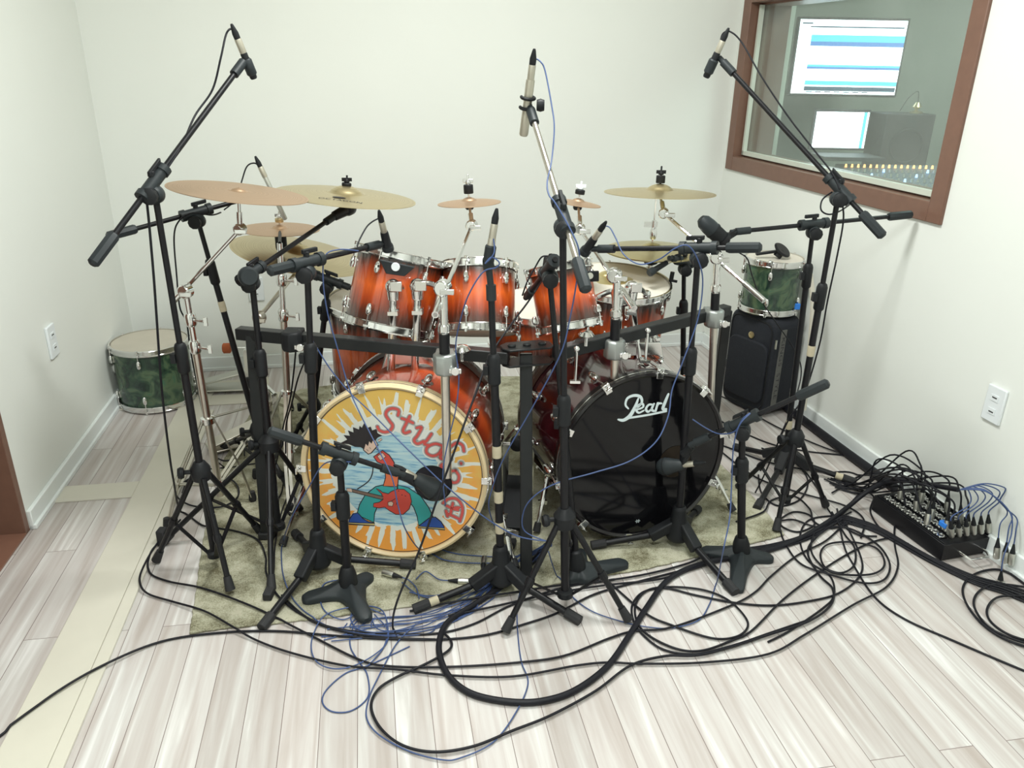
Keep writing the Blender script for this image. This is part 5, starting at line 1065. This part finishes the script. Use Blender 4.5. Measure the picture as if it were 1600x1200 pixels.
# blue ones
BL = dict(r=.0019, m='blue', k=10)
cable('blue cable from the high central mic following the silver boom down', [(831, 99, 2.15), (836, 92, 2.15), (845, 97, 2.14), (852, 112, 2.13), (862, 165, 2.08), (866, 200, 2.04), (862, 250, 1.98), (855, 285, 1.9), (858, 305, 1.86), (868, 318, 1.84), (892, 360, 1.80), (905, 395, 1.78), (901, 440, 1.80), (890, 500, 1.82), (875, 555, 1.82), (830, 640, 1.86), (790, 710, 1.88), (770, 760, 1.90), (765, 800, 1.93), (790, 860)], **BL)
cable('blue cable sweeping from the right boom across the black logo head', [(941, 354, 2.24), (952, 355, 2.24), (962, 372, 2.2), (975, 398, 2.15), (1000, 413, 2.10), (1030, 405, 2.08), (1055, 388, 2.05), (1075, 384, 2.04), (1090, 405, 2.05), (1098, 440, 2.06), (1090, 500, 2.05), (1065, 570, 2.02), (1050, 610, 2.0), (1044, 650, 1.96), (1025, 690, 1.92), (985, 720, 1.90), (930, 738, 1.88), (870, 755, 1.87), (835, 775, 1.87), (818, 800, 1.88), (820, 830, 1.88), (858, 847, 1.86)], **BL)
cable('blue cable hanging from the middle tom mic over the left drum', [(770, 367, 1.93), (772, 395, 1.9), (758, 412, 1.9), (768, 402, 1.9), (780, 410, 1.9), (775, 418, 1.9), (755, 425, 1.9), (735, 455, 1.9), (722, 490, 1.92), (712, 540, 1.95), (717, 590, 1.95), (712, 640, 1.93), (700, 690, 1.92), (692, 740, 1.9), (696, 790, 1.9)], **BL)
cable('blue cable from the left tom boom down over the printed head', [(560, 392, 2.12), (530, 390, 2.08), (508, 400, 2.05), (505, 440, 2.04), (512, 490, 2.04), (526, 540, 2.04), (545, 605, 2.02), (562, 645, 1.98), (590, 700, 1.92), (612, 745, 1.88), (622, 790, 1.86), (635, 830, 1.86), (660, 862), (700, 876), (750, 880), (800, 878)], **BL)
cable('blue cable slanting across the printed head to the central stand', [(488, 532, 2.06), (515, 575, 2.05), (545, 612, 2.04), (575, 640, 2.0), (640, 705, 1.9), (700, 762, 1.86), (760, 810, 1.84), (810, 838, 1.84), (860, 846, 1.84)], **BL)
cable('blue cable from the left kick mic looping to the floor', [(548, 722, 1.88), (508, 724, 1.9), (482, 762, 1.92), (455, 810, 1.95), (442, 850), (441, 890), (452, 925), (470, 950), (505, 975), (550, 988), (620, 992), (700, 975), (770, 935), (820, 890), (858, 850, 1.9)], **BL)
cable('blue cable from the right kick mic hanging beside the short stand', [(1082, 655, 2.1), (1105, 670, 2.08), (1125, 678, 2.05), (1148, 674, 2.0), (1160, 655, 1.98), (1172, 646, 1.98), (1155, 665, 1.97), (1146, 700, 1.97), (1143, 760, 1.96), (1140, 810, 1.9), (1130, 860, 1.8), (1120, 910), (1108, 945), (1090, 970), (1050, 981), (1015, 980), (975, 972), (925, 955), (892, 930), (870, 900), (857, 862, 1.85)], **BL)
fan = [
 ('blue cable curling round the short lobed base', [(860, 848, 1.86), (815, 875), (770, 915), (700, 955), (620, 985), (565, 985), (548, 965), (562, 948), (595, 952), (606, 980), (600, 1010), (580, 1035), (568, 1045)]),
 ('blue cable ring on the floor left of the front loops', [(600, 960), (560, 948), (510, 960), (490, 990), (487, 1018), (500, 1038), (530, 1045), (565, 1035), (600, 1010), (606, 985), (585, 960)]),
 ('blue cable small loop lowest at the front left', [(575, 970), (550, 990), (548, 1012), (562, 1035), (574, 1055), (575, 1088), (550, 1110), (520, 1112), (504, 1098), (510, 1078), (540, 1052), (575, 1040), (640, 1010)]),
 ('blue cable circling on the lobed base plate', [(530, 906), (507, 912), (500, 932), (508, 955), (535, 968), (556, 955), (553, 925), (535, 906)]),
 ('blue cable in the sheaf, upper edge', [(862, 844, 1.86), (830, 862), (800, 870), (740, 868), (700, 862), (660, 845)]),
 ('blue cable in the sheaf to the plugs on the rug', [(862, 846, 1.86), (820, 868), (790, 884), (750, 895), (720, 925), (690, 935), (655, 930), (628, 910)]),
]
for lab, pts in fan: cable(lab, pts, **BL)
for i in range(9):
    a = i/8
    cable('thin blue cable in the sheaf running down left from the central stand', [(862, 845+i*1.0, 1.86), (835-6*a, 862+8*a), (800-22*a, 884+22*a), (768-16*a+6*math.sin(i*2), 905+26*a), (735+12*math.cos(i*3), 930+26*a), (700-14*math.sin(i*1.7), 948+26*a), (650+18*math.cos(i*2.3), 960+30*a), (590-40*a+30*math.sin(i*4.1), 966+30*a), (540+40*math.cos(i*1.3), 980+22*math.sin(i))], group=GB, r=.0017, m='blue', k=8)
cable('thin dark blue cable following the big front loop inside', [(860, 852, 1.86), (835, 880), (815, 918), (808, 955), (810, 1000), (815, 1035), (825, 1068), (805, 1115), (770, 1160), (720, 1184), (690, 1187), (640, 1174), (592, 1148), (573, 1122), (576, 1092), (590, 1060), (620, 1005), (650, 975)], **BL)
for lab, pts in (('silver-plugged blue lead lying on the rug, nearest the port', [(655, 935), (650, 918), (638, 906), (627, 902)]), ('silver-plugged blue lead pointing right, upper of two', [(650, 905), (665, 893), (685, 905), (702, 907)][::1]), ('silver-plugged blue lead pointing right, lower of two', [(640, 925), (660, 930), (676, 931), (690, 929)]),
                 ('silver-plugged blue lead on the rug under the right edge of the head', [(700, 930), (730, 925), (750, 905), (754, 890)]), ('silver-plugged blue lead beside the centre pole foot', [(690, 935), (735, 920), (752, 902), (764, 890)])):
    cable(lab, pts, plug=('end',), up=.004, **BL)
# leads at the stage box
def SB(a, b, z): return BX(a, b, z)
fanp = V(D(1500, 765, 2.18)); fanp.z = max(fanp.z, .18)
for i in range(6):
    e = SB(.05, .10+i*.16, HB+.075); top = V((fanp.x+.02*i+.03, fanp.y-.02, .20+.008*i))
    o = cable('blue lead bending into the front row of stage box sockets', [fanp, (fanp+top)/2+U*.02, top, (top+e)/2+e2*.02+U*.01, e+U*.02, e], group='blue leads in the front row of the stage box', r=.002, m='blue', plug=('end',))
for i, (a, b) in enumerate(((.2, .3), (.28, .7), (.42, .35), (.5, .8), (.6, .25), (.72, .6), (.85, .3), (.85, .75), (.35, .15), (.56, .52), (.14, .62), (.14, .3))):
    e = SB(a, b, HB+.075); k = V(e)+U*.045+e1*.02; mid = SB(a+.35, b-.1+.25*math.sin(i*2.1), HB+.10+.02*(i % 3)); far = SB(1.25+.1*(i % 3), .1+.08*(i % 5), .02)
    cable('black lead arching from the stage box sockets towards the tangle', [e, k, mid, far, far+e1*.08-e2*.05-U*.012], group='black leads plugged in the stage box', r=.003, plug=('start',))
for i, (px, py) in enumerate(((1549, 878), (1562, 885), (1573, 888), (1562, 902))):
    b_ = F(px, py, .012); top = V((fanp.x+.11, fanp.y-.06-.01*i, .20)); e = b_+U*(.085 if i < 3 else .02)
    d_ = e+V((-.0, .01, .05)); 
    cable('blue lead over the stage box to the loose silver plug lying flat' if i == 3 else 'blue lead over the stage box to an upright silver plug by the wall', [fanp, (fanp+top)/2+U*.03, top, (top+d_)/2+e2*.02, d_, e], group=None if i == 3 else 'blue leads with loose plugs by the wall', r=.002, m='blue', plug=('end',))
g = G(); c_ = BX(.2, .28, HB+.03); g.box(c_, (.03, .02, .018), (e1, e2, U)); tag(g.build('tape_tab', 'tapeb', loc=c_-U*.009, bevel=.003), 'bright blue tape tab on the stage box', 'tape')
